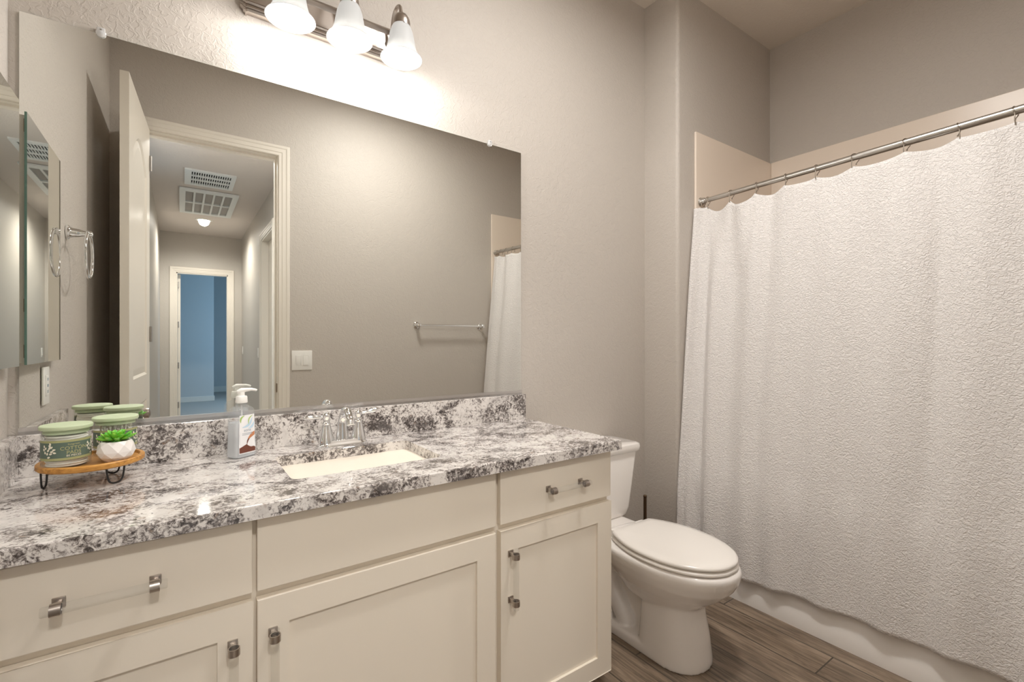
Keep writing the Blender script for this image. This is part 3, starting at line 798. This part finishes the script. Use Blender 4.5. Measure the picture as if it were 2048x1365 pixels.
# label on the side facing right of the camera: local -y face
def lab_y(x, z):
    k = 1.0 - 0.125*min(1, z/0.125) if z > 0.01 else 1.0
    ky = 1-(1-k)*0.75
    return -(BD*ky)*(max(0.0, 1-(abs(x)/(BW*k))**4.2))**(1/4.2)
def on_label(x, z, lift): return (x, lab_y(x, z)-lift, z)
def patch(mb, pts, lift):
    mb.poly([on_label(x, z, lift) for x, z in pts])
b = MB(); nx, nz = 12, 14
rows = []
for j in range(nz+1):
    z = 0.013 + 0.113*j/nz; hw = 0.0275*(1-0.12*j/nz)
    rows.append([on_label(hw*(2*i/nx-1), z, 0.0006) for i in range(nx+1)])
b.loft(rows, False, False, closed=False)
lb = b.build('label', M['labelwhite'], r, SM, local=True)
lb['label'] = 'white label with coconut and leaf print'
def ribbon(path, wd):
    out_l, out_r = [], []
    for i, (x, z) in enumerate(path):
        x2, z2 = path[min(i+1, len(path)-1)]; x1, z1 = path[max(i-1, 0)]
        dx, dz = x2-x1, z2-z1; L = math.hypot(dx, dz) or 1
        w_ = wd*math.sin(PI*(i+0.35)/(len(path)-0.3))
        out_l.append((x-dz/L*w_, z+dx/L*w_)); out_r.append((x+dz/L*w_, z-dx/L*w_))
    return out_l, out_r
def ribbon_mesh(mb, path, wd, lift):
    a, c = ribbon(path, wd)
    mb.loft([[on_label(*p, lift), on_label(*q, lift)] for p, q in zip(a, c)], False, False, closed=False)
def arc(p0, p1, bend, n=12):
    out = []
    for i in range(n+1):
        t = i/n; x = p0[0]+(p1[0]-p0[0])*t; z = p0[1]+(p1[1]-p0[1])*t
        out.append((x+bend*math.sin(PI*t)*(-(p1[1]-p0[1])), z+bend*math.sin(PI*t)*(p1[0]-p0[0])))
    return out
b = MB(); ribbon_mesh(b, arc((-0.021, 0.104), (-0.009, 0.125), 0.25), 0.0026, 0.0012); ribbon_mesh(b, arc((0.004, 0.096), (0.018, 0.124), 0.22), 0.0018, 0.0012)
b.build('leaf_print', M['leafprint'], lb, local=True)
b = MB(); ribbon_mesh(b, arc((-0.018, 0.090), (0.016, 0.117), -0.2), 0.0040, 0.0011); ribbon_mesh(b, arc((0.002, 0.086), (0.022, 0.104), -0.2), 0.0040, 0.0011)
b.build('wave_print', M['labelblue'], lb, local=True)
b = MB()
bowl = [(-0.0262, 0.016), (0.0262, 0.016), (0.0262, 0.026), (0.021, 0.030), (0.010, 0.030), (0.001, 0.035), (-0.003, 0.040), (-0.012, 0.037), (-0.0262, 0.031)]
def strips(mb, poly, lift, nx=14):
    """fill a label-space polygon in thin vertical strips that hug the bottle"""
    xs = [min(p[0] for p in poly)+(max(p[0] for p in poly)-min(p[0] for p in poly))*i/nx for i in range(nx+1)]
    cols = []
    for x in xs:
        zs_ = []
        for (xa, za), (xb_, zb) in zip(poly, poly[1:]+poly[:1]):
            if abs(xa-xb_) > 1e-9 and min(xa, xb_)-1e-9 <= x <= max(xa, xb_)+1e-9:
                zs_.append(za+(zb-za)*(x-xa)/(xb_-xa))
            elif abs(xa-xb_) <= 1e-9 and abs(x-xa) < 1e-9: zs_ += [za, zb]
        cols.append((x, min(zs_), max(zs_)))
    mb.loft([[on_label(x, a, lift), on_label(x, c, lift)] for x, a, c in cols], False, False, closed=False)
strips(b, bowl, 0.0012)
ribbon_mesh(b, arc((-0.003, 0.038), (0.013, 0.062), 0.15), 0.0022, 0.0012)
b.mi = 1; strips(b, [(0.0, 0.056), (0.006, 0.064), (0.014, 0.072), (0.024, 0.075), (0.024, 0.064), (0.015, 0.060), (0.006, 0.055)], 0.0012)
b.build('coconut_print', [M['coco'], M['cocolight']], lb, local=True)

# text laid on a curved surface
def text_bm(txt, size, res=3):
    cu = bpy.data.curves.new('t', 'FONT'); cu.body = txt; cu.size = size; cu.align_x = 'CENTER'; cu.resolution_u = res
    o = bpy.data.objects.new('t', cu); C.objects.link(o)
    bpy.context.view_layer.update()
    dg = bpy.context.evaluated_depsgraph_get(); me = bpy.data.meshes.new_from_object(o.evaluated_get(dg))
    b = MB(); b.bm.from_mesh(me)
    bpy.data.objects.remove(o); bpy.data.curves.remove(cu); bpy.data.meshes.remove(me)
    return b
b = text_bm('sona', 0.0125)
for v in b.bm.verts: v.co = Vector(on_label(v.co.x-0.001, 0.0775+v.co.y, 0.0013))
b2 = MB()
for z in (0.0715, 0.0675): b2.loft([[on_label(x, z, 0.0013), on_label(x, z+0.0013, 0.0013)] for x in [(-0.018+0.034*i/10) for i in range(11)]], False, False, closed=False)
tmp = bpy.data.meshes.new('t'); b2.bm.to_mesh(tmp); b2.bm.free(); b.bm.from_mesh(tmp); bpy.data.meshes.remove(tmp)
b.build('lettering', M['greyprint'], lb, local=True)

# ------------------------------------------------------------------ tray with jars and succulent
TX, TY, TZ0, TZ1, TR = -0.1750, -0.170, 0.9165, 0.9305, 0.1000
r = thing('wooden_tray', 'round honey wood tray riser on black wire legs at the counter end', 'tray', (TX, TY, ZK))
TRY_ = 0.094
b = MB()
prof = [(0.001, TZ0), (TR-0.003, TZ0), (TR, TZ0+0.003), (TR, TZ1-0.002), (TR-0.002, TZ1), (TR-0.009, TZ1), (TR-0.012, TZ1-0.006), (0.001, TZ1-0.006)]
b.lathe(prof, (TX, TY, 0), (0, 0, 1), 64, True, True)
b.build('tray_top', M['wood'], r, SM)
for lx_, ly_, tx_, ty_ in ((-0.086, 0.002, 0.12, 0.99), (0.046, -0.040, 0.85, 0.53), (0.030, 0.072, -0.90, 0.43)):
    c = Vector((TX+lx_, TY+ly_, 0)); t = Vector((tx_, ty_, 0))
    pts = [c+t*0.019+Vector((0, 0, TZ0)), c+t*0.017+Vector((0, 0, 0.893)), c+t*0.012+Vector((0, 0, 0.876)), c+Vector((0, 0, ZK+0.0021)), c-t*0.012+Vector((0, 0, 0.876)), c-t*0.017+Vector((0, 0, 0.893)), c-t*0.019+Vector((0, 0, TZ0))]
    b = MB(); b.tube(catmull(pts, 5), 0.0021, 8); b.build('hairpin_leg', M['black'], r, 3.14)
ZT = TZ1-0.006
def jar(label, cx, cy_, ang, words_, Rj=0.0435, Hj=0.088):
    r = thing('glass_jar', label, 'jar', (cx, cy_, ZT+0.0003), rz=ang)
    b = MB(); b.lathe([(0.001, 0.0), (Rj-0.003, 0.0), (Rj, 0.003), (Rj, Hj-0.002), (Rj-0.0008, Hj), (Rj-0.0022, Hj-0.001), (Rj-0.0026, 0.006), (Rj-0.006, 0.004), (0.001, 0.004)], (0, 0, 0), (0, 0, 1), 48, True, True)
    b.build('jar_glass', M['glass'], r, SM, local=True)
    b = MB(); b.lathe([(0.001, Hj-0.010), (Rj-0.0035, Hj-0.010), (Rj-0.0030, Hj-0.006), (Rj-0.0045, Hj-0.004), (Rj-0.0045, Hj+0.0002), (Rj+0.0028, Hj+0.0002), (Rj+0.0035, Hj+0.003), (Rj+0.0030, Hj+0.0075), (Rj+0.0015, Hj+0.009), (0.001, Hj+0.0095)], (0, 0, 0), (0, 0, 1), 48, True, True)
    b.build('jar_lid', M['lid'], r, SM, local=True)
    z0, z1 = 0.021, 0.066; a0, a1 = math.radians(-172), math.radians(-8); n = 40
    def pt(a, z, lift=0.0005): return (( Rj+lift)*math.cos(a), (Rj+lift)*math.sin(a), z)
    b = MB()
    for i, (za, zb) in enumerate(((z0, z0+0.0055), (z0+0.0055, z1-0.005), (z1-0.005, z1))):
        b.mi = 1 if i != 1 else 0
        b.loft([[pt(a0+(a1-a0)*k/n, za), pt(a0+(a1-a0)*k/n, zb)] for k in range(n+1)], False, False, closed=False)
    lab = b.build('jar_label', [M['labelgreen'], M['labelband']], r, SM, local=True)
    lab['label'] = 'dark sage green paper label with leaf print'
    for txt, sz, zz, mt in words_:
        tb = text_bm(txt, sz)
        for v in tb.bm.verts:
            a = math.radians(-73) + v.co.x/Rj; v.co = Vector(pt(a, zz+v.co.y, 0.0010))
        tb.build('lettering', M[mt], lab, local=True)
    b = MB()
    def leaf(a, z, ln, wd, rot):
        ring = []
        for k in range(12):
            t = 2*PI*k/12; u = ln*math.cos(t)*0.5; v_ = wd*math.sin(t)*0.5*(1-0.25*math.cos(t))
            x = u*math.cos(rot)-v_*math.sin(rot); y = u*math.sin(rot)+v_*math.cos(rot)
            ring.append(pt(a+x/Rj, z+y, 0.0011))
        b.poly(ring)
    for base in (-129, -22):
        b = MB(); ba = math.radians(base)
        for dx, dz, rot in ((-9, 16, 100), (-12, 22.5, 110), (-7.5, 25.5, 60), (-11, 30, 95), (-2, 21, 60), (0.5, 26, 75), (2, 35, 100), (1, 30.5, 130), (5, 18, 20), (9, 22, 15), (10, 15, -10), (-4, 13.5, 80), (3, 13, 20), (-1, 5.5, 20), (4.5, 27.5, 40)):
            leaf(ba+dx*0.001/Rj, z0+0.003+dz*0.001, 0.0062, 0.0040, math.radians(rot))
        b.build('leaf_print', M['cream'], lab, local=True)
    return r
LABW = [('livegreen', 0.0058, 0.0545, 'gold'), ('COTTON', 0.0108, 0.0440, 'gold'), ('PADS', 0.0108, 0.0345, 'gold'), ('80 PIECES', 0.0062, 0.0288, 'cream')]
LABW2 = [('livegreen', 0.0058, 0.0545, 'gold'), ('COTTON', 0.0108, 0.0440, 'gold'), ('SWABS', 0.0108, 0.0345, 'gold')]
J1 = (-0.2170, -0.205); J2 = (-0.1370, -0.115)
jar('glass jar reading COTTON PADS with sage green lid, front left on the tray', J1[0], J1[1], math.radians(8), LABW)
jar('glass jar of cotton swabs with sage green lid, behind the succulent', J2[0], J2[1], math.radians(4), LABW2)
b = MB()
for k in range(14):
    z = ZT+0.0045+k*0.0050
    b.lathe([(0.001, z), (0.0345, z), (0.0362, z+0.0012), (0.0362, z+0.0036), (0.0345, z+0.0048), (0.001, z+0.0048)], (J1[0]+0.0015*math.sin(k*1.7), J1[1]+0.0015*math.cos(k*2.1), 0), (0, 0, 1), 32, True, True)
recenter(tag(b.build('cotton_pads', M['cotton'], smooth=SM), 'stack of white cotton pads inside the front left jar', 'cotton pads', kind='stuff'), (J1[0], J1[1], ZT+0.0045))
# cotton swabs, each its own
b = MB(); b.tube([(0, 0, 0.004), (0, 0, 0.0685)], 0.0011, 6)
for z in (0.0045, 0.068): b.sphere((0, 0, z), 0.0026, 8, (1, 1, 2.0))
sw = b.build('cotton_swab', M['cotton'], smooth=3.14)
sw['label'] = 'white cotton swab standing in the jar behind the succulent'; sw['category'] = 'cotton swab'; sw['group'] = 'cotton swabs in the back jar'
pos = []
for rr, n in ((0.006, 5), (0.014, 10), (0.022, 14), (0.030, 18)):
    for k in range(n): pos.append((rr*math.cos(2*PI*k/n+rr*90), rr*math.sin(2*PI*k/n+rr*90)))
for i, (dx, dy) in enumerate(pos):
    o = sw if i == 0 else sw.copy()
    if i: C.objects.link(o)
    o.location = (J2[0]+dx, J2[1]+dy, ZT+0.003+random.uniform(0, 0.002)); o.rotation_euler = (random.uniform(-.03, .03), random.uniform(-.03, .03), 0)

PX, PY = -0.1275, -0.2125
r = thing('potted_succulent', 'small green succulent in a white faceted pot on the tray', 'potted plant', (PX, PY, ZT+0.0004))
def hexring(rr, z, off, n=9): return [(rr*math.cos(2*PI*(k+off)/n), rr*math.sin(2*PI*(k+off)/n), z) for k in range(n)]
b = MB(); R0 = [hexring(0.021, 0.0, 0), hexring(0.0335, 0.012, 0.5), hexring(0.0375, 0.0245, 0), hexring(0.0345, 0.040, 0.5), hexring(0.0295, 0.0490, 0)]
V = [[b.bm.verts.new(p) for p in rg] for rg in R0]; n = 9
b.bm.faces.new(list(reversed(V[0])))
for i in range(4):
    for k in range(n):
        a0_, a1_ = V[i][k], V[i][(k+1) % n]
        if i % 2 == 0:
            c0, c1 = V[i+1][k], V[i+1][(k-1) % n]
            b.bm.faces.new((a0_, c0, c1)); b.bm.faces.new((a0_, a1_, c0))
        else:
            c0, c1 = V[i+1][(k+1) % n], V[i+1][k]
            b.bm.faces.new((a0_, c0, c1)); b.bm.faces.new((a0_, a1_, c0))
inner = [[b.bm.verts.new(p) for p in rg] for rg in (hexring(0.0265, 0.0490, 0), hexring(0.026, 0.042, 0))]
for A_, B_ in ((V[4], inner[0]), (inner[0], inner[1])):
    for k in range(n): b.bm.faces.new((A_[k], A_[(k+1) % n], B_[(k+1) % n], B_[k]))
b.bm.faces.new(inner[1])
b.build('pot', M['pot'], r, local=True)
MB().lathe([(0.026, 0.0425), (0.001, 0.0445)], (0, 0, 0), (0, 0, 1), 20).build('soil', M['soil'], r, local=True)
b = MB()
def sleaf(az, el, L, wd, base_r, zb):
    d = Vector((math.cos(az)*math.cos(el), math.sin(az)*math.cos(el), math.sin(el))); side = Vector((-math.sin(az), math.cos(az), 0)); up = side.cross(d)*-1
    if up.z < 0: up = -up
    p0 = Vector((math.cos(az)*base_r, math.sin(az)*base_r, zb)); rings = []
    for u, w_, th in ((0, 0.30, 0.5), (0.25, 0.62, 0.8), (0.5, 0.92, 1.0), (0.72, 1.0, 0.9), (0.88, 0.68, 0.6), (0.97, 0.25, 0.3), (1.0, 0.02, 0.05)):
        c = p0 + d*(L*u) + Vector((0, 0, 0.18*L*u*u))
        rings.append([c + side*(wd*w_*0.5*math.cos(2*PI*k/8)) + up*(0.0028*th*math.sin(2*PI*k/8) + 0.0018*abs(math.cos(2*PI*k/8))*w_) for k in range(8)])
    b.loft(rings)
for ring_i, (n, el, L, wd, br, zb) in enumerate(((9, 4, 0.034, 0.0125, 0.010, 0.050), (9, 20, 0.030, 0.0125, 0.008, 0.052), (7, 40, 0.024, 0.0115, 0.005, 0.054), (5, 62, 0.017, 0.0095, 0.003, 0.056), (3, 80, 0.012, 0.007, 0.001, 0.057))):
    for k in range(n): sleaf(2*PI*(k+ring_i*0.5)/n + random.uniform(-.08, .08), math.radians(el+8+random.uniform(-4, 4)), L*0.86*random.uniform(.93, 1.05), wd, br, zb)
b.lathe([(0.010, 0.043), (0.008, 0.052), (0.003, 0.057)], (0, 0, 0), (0, 0, 1), 10, True, True)
b.build('rosette', M['leaf'], r, math.radians(60), local=True)

# ------------------------------------------------------------------ bathtub, surround, rod, rings, curtain
YT0, YT1 = WY+0.0005, YA-0.0005
r = thing('bathtub', 'white alcove bathtub behind the shower curtain', 'bathtub', (2.57, (YT0+YT1)/2, 0))
ZTUB = 0.405
b = MB()
out0 = rrect(TUBX, XR-0.0005, YT0, YT1, 0.012)
def tr(dx, dy, z, rr): return [(x, y, z) for x, y in rrect(TUBX+dx[0], XR-0.0005-dx[1], YT0+dy, YT1-dy, rr)]
b.loft([tr((0, 0), 0, 0.0, 0.012), tr((0, 0), 0, 0.06, 0.012), tr((0.008, 0), 0, 0.075, 0.012), tr((0.008, 0), 0, ZTUB-0.04, 0.012), tr((0, 0), 0, ZTUB-0.02, 0.012), tr((0.002, 0), 0, ZTUB-0.005, 0.012), tr((0.012, 0.002), 0.002, ZTUB, 0.015),
        tr((0.085, 0.06), 0.09, ZTUB, 0.09), tr((0.095, 0.07), 0.10, ZTUB-0.012, 0.09), tr((0.13, 0.10), 0.16, 0.12, 0.10), tr((0.17, 0.14), 0.22, 0.07, 0.08)])
b.build('tub_shell', M['tub'], r, math.radians(40))
MB().lathe([(0.03, 0.0705), (0.03, 0.073), (0.001, 0.074)], (2.57, YT1-0.36, 0), (0, 0, 1), 20).build('tub_drain', M['chrome'], r)
r = thing('tub_surround', 'biscuit acrylic wall panels around the bathtub', 'tub surround', (2.62, (YT0+YT1)/2, ZTUB))
XP = 2.2245
MB().box(XP, XR-0.001, YA-0.013, YA-0.0008, ZTUB+0.001, ZPAN, 0.003).build('end_panel', M['surround'], r)
MB().box(XR-0.013, XR-0.0008, WY+0.013, YA-0.013, ZTUB+0.001, ZPAN+0.002, 0.003).build('long_panel', M['surround'], r)
MB().box(XP, XR-0.001, WY+0.0008, WY+0.013, ZTUB+0.001, ZPAN, 0.003).build('end_panel', M['surround'], r)
RX = 2.262
def rz_(y): return 1.952 + (1.986-1.952)*((YA-y)/(YA-WY))
r = thing('curtain_rod', 'brushed steel tension rod spanning the tub alcove', 'curtain rod', (RX, (YT0+YT1)/2, 1.97))
b = MB(); b.cyl((RX, YA-0.030, rz_(YA)), (RX, -0.95, rz_(-0.95)), 0.0125, 20); b.cyl((RX, -0.94, rz_(-.94)), (RX, WY+0.030, rz_(WY)), 0.0140, 20)
b.build('rod', M['rod'], r, SM)
for y, s_ in ((YA-0.0132, -1), (WY+0.0132, 1)):
    MB().lathe([(0.022, 0.0), (0.023, 0.004), (0.019, 0.012), (0.017, 0.026), (0.0145, 0.032)], (RX, y, rz_(y)), (0, s_, 0), 24, True, True).build('rod_flange', M['rod'], r, SM)

HOOKS = [-0.243, -0.272, -0.398, -0.526, -0.659, -0.787, -0.928, -1.095, -1.243, -1.382, -1.510, -1.610, -1.690, -1.745]
b = MB()
def hook_path():
    p = []
    for k in range(13):                       # loop over the rod, open at the back
        a = math.radians(205 - k*21); p.append((0.0185*math.cos(a), 0.004*math.sin(k*0.5), 0.0185*math.sin(a)))
    p = [(-0.006, 0.0, -0.044), (-0.013, 0.0, -0.047), (-0.0175, 0.0, -0.040), (-0.019, 0.0, -0.026)] + p
    p.append((0.010, 0.004, -0.021)); return p
b.tube(catmull(hook_path(), 4), 0.0016, 8)
b.sphere((-0.0052, 0, -0.0435), 0.0034, 8); b.sphere((0.011, 0.004, -0.0225), 0.003, 8)
ring0 = b.build('curtain_ring', M['ring'], smooth=3.14)
LBL = ['metal curtain ring at the far left end, next to the rod flange', 'second metal curtain ring from the left end of the rod', 'third metal curtain ring from the left end of the rod', 'fourth metal curtain ring from the left end of the rod', 'fifth metal curtain ring from the left end of the rod', 'sixth metal curtain ring from the left end of the rod',
       'seventh metal curtain ring from the left end of the rod', 'eighth metal curtain ring from the left, third before the right picture edge', 'ninth metal curtain ring from the left, second before the right picture edge', 'curtain ring nearest the right edge of the picture',
       'curtain ring seen only in the mirror, at its right edge', 'curtain ring seen only in the mirror, middle of the visible three', 'curtain ring seen only in the mirror, nearest the rod end', 'curtain ring at the rod end opposite, by the towel bar']
for i, y in enumerate(HOOKS):
    o = ring0 if i == 0 else ring0.copy()
    if i: C.objects.link(o)
    o.location = (RX, y, rz_(y) - 0.0035); o.rotation_euler = (random.uniform(-.06, .06), 0, random.uniform(-.35, .35))
    o['label'] = LBL[i]; o['category'] = 'curtain ring'; o['group'] = 'metal rings holding the shower curtain'

def curtain():
    ny, nz = 420, 120
    y0, y1 = -0.2185, -1.775
    sag = {0: 0.002, 1: 0.034, 2: 0.036, 3: 0.022, 4: 0.013, 5: 0.017, 6: 0.016, 7: 0.013, 8: 0.011, 9: 0.010, 10: 0.012, 11: 0.012, 12: 0.008}
    bulge = {0: 0.0, 1: 0.022, 2: -0.028, 3: 0.014, 4: -0.012, 5: 0.012, 6: -0.012, 7: 0.012, 8: -0.010, 9: 0.010, 10: -0.018, 11: 0.018, 12: -0.012}
    folds = [(-0.235, 0.020, 0.012), (-0.290, 0.024, -0.014), (-0.345, 0.030, 0.013), (-0.44, 0.040, -0.013), (-0.53, 0.035, 0.012), (-0.60, 0.030, -0.010), (-0.68, 0.040, 0.010), (-0.78, 0.045, -0.010), (-0.88, 0.050, 0.010),
             (-0.99, 0.06, -0.006), (-1.09, 0.05, 0.012), (-1.205, 0.035, -0.017), (-1.30, 0.06, 0.010), (-1.42, 0.06, -0.010), (-1.52, 0.05, 0.012), (-1.62, 0.04, -0.014), (-1.70, 0.04, 0.012)]
    bm = bmesh.new(); grid = []
    for i in range(ny+1):
        yy = y0 + (y1-y0)*i/ny
        zt = rz_(yy) - 0.040; bx = 0.0
        for k in range(len(HOOKS)-1):
            if HOOKS[k] >= yy >= HOOKS[k+1]:
                u = (HOOKS[k]-yy)/(HOOKS[k]-HOOKS[k+1])
                zt -= sag[k]*math.sin(PI*u)**0.8 if 0 < u < 1 else 0; bx = bulge[k]*math.sin(PI*u)**2
        if yy > HOOKS[0]: zt -= 0.22*(yy-HOOKS[0])
        zb = 0.118 + 0.030*smooth01((-0.62-yy)/0.35) + 0.006*math.sin(yy*9+1) + 0.004*math.sin(yy*23)
        col = []
        for j in range(nz+1):
            t = j/nz; tt = t
            z = zt + (zb-zt)*tt
            h = (1.91-z)/(1.91-0.42); drop = 0.142*min(1, max(0, h))
            if h > 0.9: drop = 0.142*(1-0.5*max(0, min(1, (1.1-h)/0.2))**2*0.2)
            x = RX - 0.014 - drop
            fa = 0.35 + 0.65*smooth01(t/0.25)
            ph = 0.03*math.sin(t*2.2+yy*3)
            f = sum(a*math.exp(-((yy+ph*smooth01(t)-c)/s_)**2) for c, s_, a in folds)
            f += 0.0035*math.sin(yy*31+t*2.5)*smooth01(t*2)
            f *= 1.45*fa*(1.0 - 0.25*t)
            x += f*-1 + bx*max(0, 1-t*5)
            x += 0.010*math.sin(yy*6.0+0.6)*smooth01((t-0.55)/0.45)
            lim = TUBX-0.004; over = x-lim+0.012
            if z < ZTUB+0.25 and over > 0: x -= over*(1-math.exp(-over/0.012))*smooth01((ZTUB+0.25-z)/0.25)
            yw = yy
            x -= 0.030*smooth01((yy+0.252)/0.030)       # free left edge swings out past the panel
            col.append(bm.verts.new((x, yw, z)))
        grid.append(col)
    for i in range(ny):
        for j in range(nz):
            bm.faces.new((grid[i][j], grid[i+1][j], grid[i+1][j+1], grid[i][j+1]))
    b = MB(); b.bm.free(); b.bm = bm
    o = b.build('shower_curtain', M['curtain'], smooth=3.14)
    sol = o.modifiers.new('thickness', 'SOLIDIFY'); sol.thickness = 0.0025; sol.offset = 0
    tag(o, 'white crinkle-textured shower curtain hanging outside the tub', 'shower curtain')
    recenter(o, (RX-0.05, (y0+y1)/2, 0.13))
curtain()

# ------------------------------------------------------------------ toilet
QX = 1.578
r = thing('toilet', 'white two-piece elongated toilet between the vanity and the tub', 'toilet', (QX, -0.42, 0))
def egg(hw, yf, yb, n=44, nb=3.0, ym=None):
    """outline in xy: rounded front at yf (towards camera), squarer back at yb"""
    ym = ym if ym is not None else yb + (yf-yb)*0.46
    p = []
    for k in range(n):
        a = 2*PI*k/n; c, s_ = math.cos(a), math.sin(a)
        if s_ <= 0: p.append((QX+hw*math.copysign(abs(c)**(2/2.15), c), ym+(ym-yf)*-abs(s_)**(2/2.15)))
        else: p.append((QX+hw*math.copysign(abs(c)**(2/nb), c), ym+(yb-ym)*s_**(2/nb)))
    return p
def ring3(o2, z): return [(x, y, z) for x, y in o2]
b = MB()
# bowl body
b.loft([ring3(egg(0.105, -0.655, -0.36), 0.205), ring3(egg(0.122, -0.690, -0.34), 0.235), ring3(egg(0.150, -0.742, -0.31), 0.275), ring3(egg(0.172, -0.785, -0.28), 0.318),
        ring3(egg(0.183, -0.803, -0.26), 0.350), ring3(egg(0.187, -0.808, -0.25), 0.372), ring3(egg(0.186, -0.807, -0.25), 0.385), ring3(egg(0.178, -0.798, -0.26), 0.3925)])
# front pedestal column
b.loft([ring3(egg(0.118, -0.698, -0.455, nb=6), 0.0), ring3(egg(0.118, -0.698, -0.455, nb=6), 0.02), ring3(egg(0.112, -0.688, -0.458, nb=6), 0.10), ring3(egg(0.104, -0.672, -0.460, nb=6), 0.18), ring3(egg(0.100, -0.668, -0.460, nb=6), 0.25), ring3(egg(0.095, -0.66, -0.46, nb=6), 0.27)])
# floor flange running back
b.loft([ring3(rrect(QX-0.118, QX+0.118, -0.56, -0.155, 0.03), 0.0), ring3(rrect(QX-0.118, QX+0.118, -0.56, -0.155, 0.03), 0.034), ring3(rrect(QX-0.110, QX+0.110, -0.56, -0.160, 0.03), 0.042)])
# core behind and trapway on both sides
b.loft([ring3(rrect(QX-0.035, QX+0.035, -0.50, -0.17, 0.02), 0.02), ring3(rrect(QX-0.045, QX+0.045, -0.48, -0.10, 0.02), 0.25), ring3(rrect(QX-0.11, QX+0.11, -0.42, -0.07, 0.03), 0.34), ring3(rrect(QX-0.13, QX+0.13, -0.40, -0.06, 0.03), 0.385)])
for s_ in (-1, 1):
    b.tube(catmull([(QX+s_*0.060, -0.500, 0.24), (QX+s_*0.056, -0.42, 0.265), (QX+s_*0.056, -0.345, 0.285), (QX+s_*0.056, -0.285, 0.25), (QX+s_*0.056, -0.285, 0.17), (QX+s_*0.056, -0.325, 0.105), (QX+s_*0.056, -0.36, 0.055), (QX+s_*0.052, -0.365, 0.02)], 6), 0.040, 14)
# tank deck
b.loft([ring3(rrect(QX-0.115, QX+0.115, -0.345, -0.055, 0.03), 0.345), ring3(rrect(QX-0.125, QX+0.125, -0.350, -0.045, 0.03), 0.376), ring3(rrect(QX-0.120, QX+0.120, -0.345, -0.050, 0.03), 0.388)])
o = b.build('bowl', M['porcelain'], r, 3.14)
rm = o.modifiers.new('fuse', 'REMESH'); rm.mode = 'VOXEL'; rm.voxel_size = 0.0055; rm.use_smooth_shade = True
sm = o.modifiers.new('soften', 'SMOOTH'); sm.factor = 0.5; sm.iterations = 5
for s_ in (-1, 1):
    MB().lathe([(0.0125, 0.040), (0.0125, 0.064), (0.0105, 0.073), (0.005, 0.0775), (0.0005, 0.078)], (QX+s_*0.092, -0.305, 0), (0, 0, 1), 18, True).build('bolt_cap', M['seat'], r, SM)
# tank
def tk(wf, wb, yf, yb, z, rr=0.03):
    p = rrect(-1, 1, yf, yb, rr)
    out = []
    for x, y in rrect(-wf, wf, yf, yb, rr):
        u = (y-yf)/(yb-yf); out.append((QX+x*(1+(wb/wf-1)*u), y, z))
    return out
b = MB()
b.loft([tk(0.150, 0.150, -0.185, -0.035, 0.388), tk(0.160, 0.160, -0.192, -0.028, 0.398), tk(0.172, 0.172, -0.197, -0.024, 0.43), tk(0.207, 0.207, -0.208, -0.016, 0.685), tk(0.204, 0.204, -0.206, -0.018, 0.690)])
b.build('tank', M['porcelain'], r, math.radians(40))
b = MB()
b.loft([tk(0.214, 0.214, -0.214, -0.013, 0.6905), tk(0.222, 0.222, -0.219, -0.011, 0.697), tk(0.224, 0.224, -0.221, -0.011, 0.715), tk(0.221, 0.221, -0.218, -0.013, 0.725), tk(0.211, 0.211, -0.208, -0.02, 0.730)])
b.build('tank_lid', M['porcelain'], r, math.radians(40))
# seat ring and lid from a measured half-width profile
PROF = [(-0.340, 0.112), (-0.352, 0.124), (-0.385, 0.142), (-0.43, 0.160), (-0.48, 0.173), (-0.535, 0.178), (-0.59, 0.175), (-0.645, 0.164), (-0.695, 0.144), (-0.735, 0.117), (-0.765, 0.085), (-0.784, 0.050), (-0.792, 0.020)]
def seat_outline(grow, dy=0.0):
    sp_ = catmull([(w_, y, 0) for y, w_ in PROF], 3)
    yc = -0.56
    R_ = [(QX+(p.x+grow), yc+(p.y+dy-yc)*(1+grow/0.23)) for p in sp_]
    L_ = [(QX-(p.x+grow), yc+(p.y+dy-yc)*(1+grow/0.23)) for p in reversed(sp_)]
    return R_ + L_
b = MB()
b.loft([ring3(seat_outline(g), z) for g, z in ((-0.004, 0.3945), (0.002, 0.398), (0.003, 0.403), (0.001, 0.408), (-0.006, 0.4105))])
b.build('seat', M['seat'], r, math.radians(50))
b = MB()
b.loft([ring3(seat_outline(g), z) for g, z in ((-0.006, 0.4135), (0.000, 0.4155), (0.002, 0.421), (0.000, 0.4265), (-0.006, 0.4305))] + [ring3([(QX+(x-QX)*k, -0.56+(y+0.56)*k) for x, y in seat_outline(-0.006)], z) for k, z in ((0.85, 0.4335), (0.55, 0.436), (0.2, 0.437))])
b.build('seat_lid', M['seat'], r, math.radians(60))
for x0 in (QX-0.10, QX+0.05):
    MB().box(x0, x0+0.05, -0.345, -0.315, 0.3905, 0.420, 0.006).build('seat_hinge', M['seat'], r, SM)

# ------------------------------------------------------------------ toilet brush behind the toilet
BX, BY = 1.985, -0.085
r = thing('toilet_brush', 'brushed metal toilet brush handle standing behind the toilet', 'toilet brush', (BX, BY, 0))
MB().lathe([(0.045, 0.0), (0.047, 0.003), (0.043, 0.20), (0.041, 0.205), (0.012, 0.208)], (BX, BY, 0), (0, 0, 1), 24, True, True).build('holder', M['nickel'], r, SM)
MB().lathe([(0.0085, 0.2085), (0.0085, 0.395), (0.0095, 0.397), (0.0095, 0.403), (0.0075, 0.406)], (BX, BY, 0), (0, 0, 1), 16, True, True).build('handle', M['bronze'], r, SM)
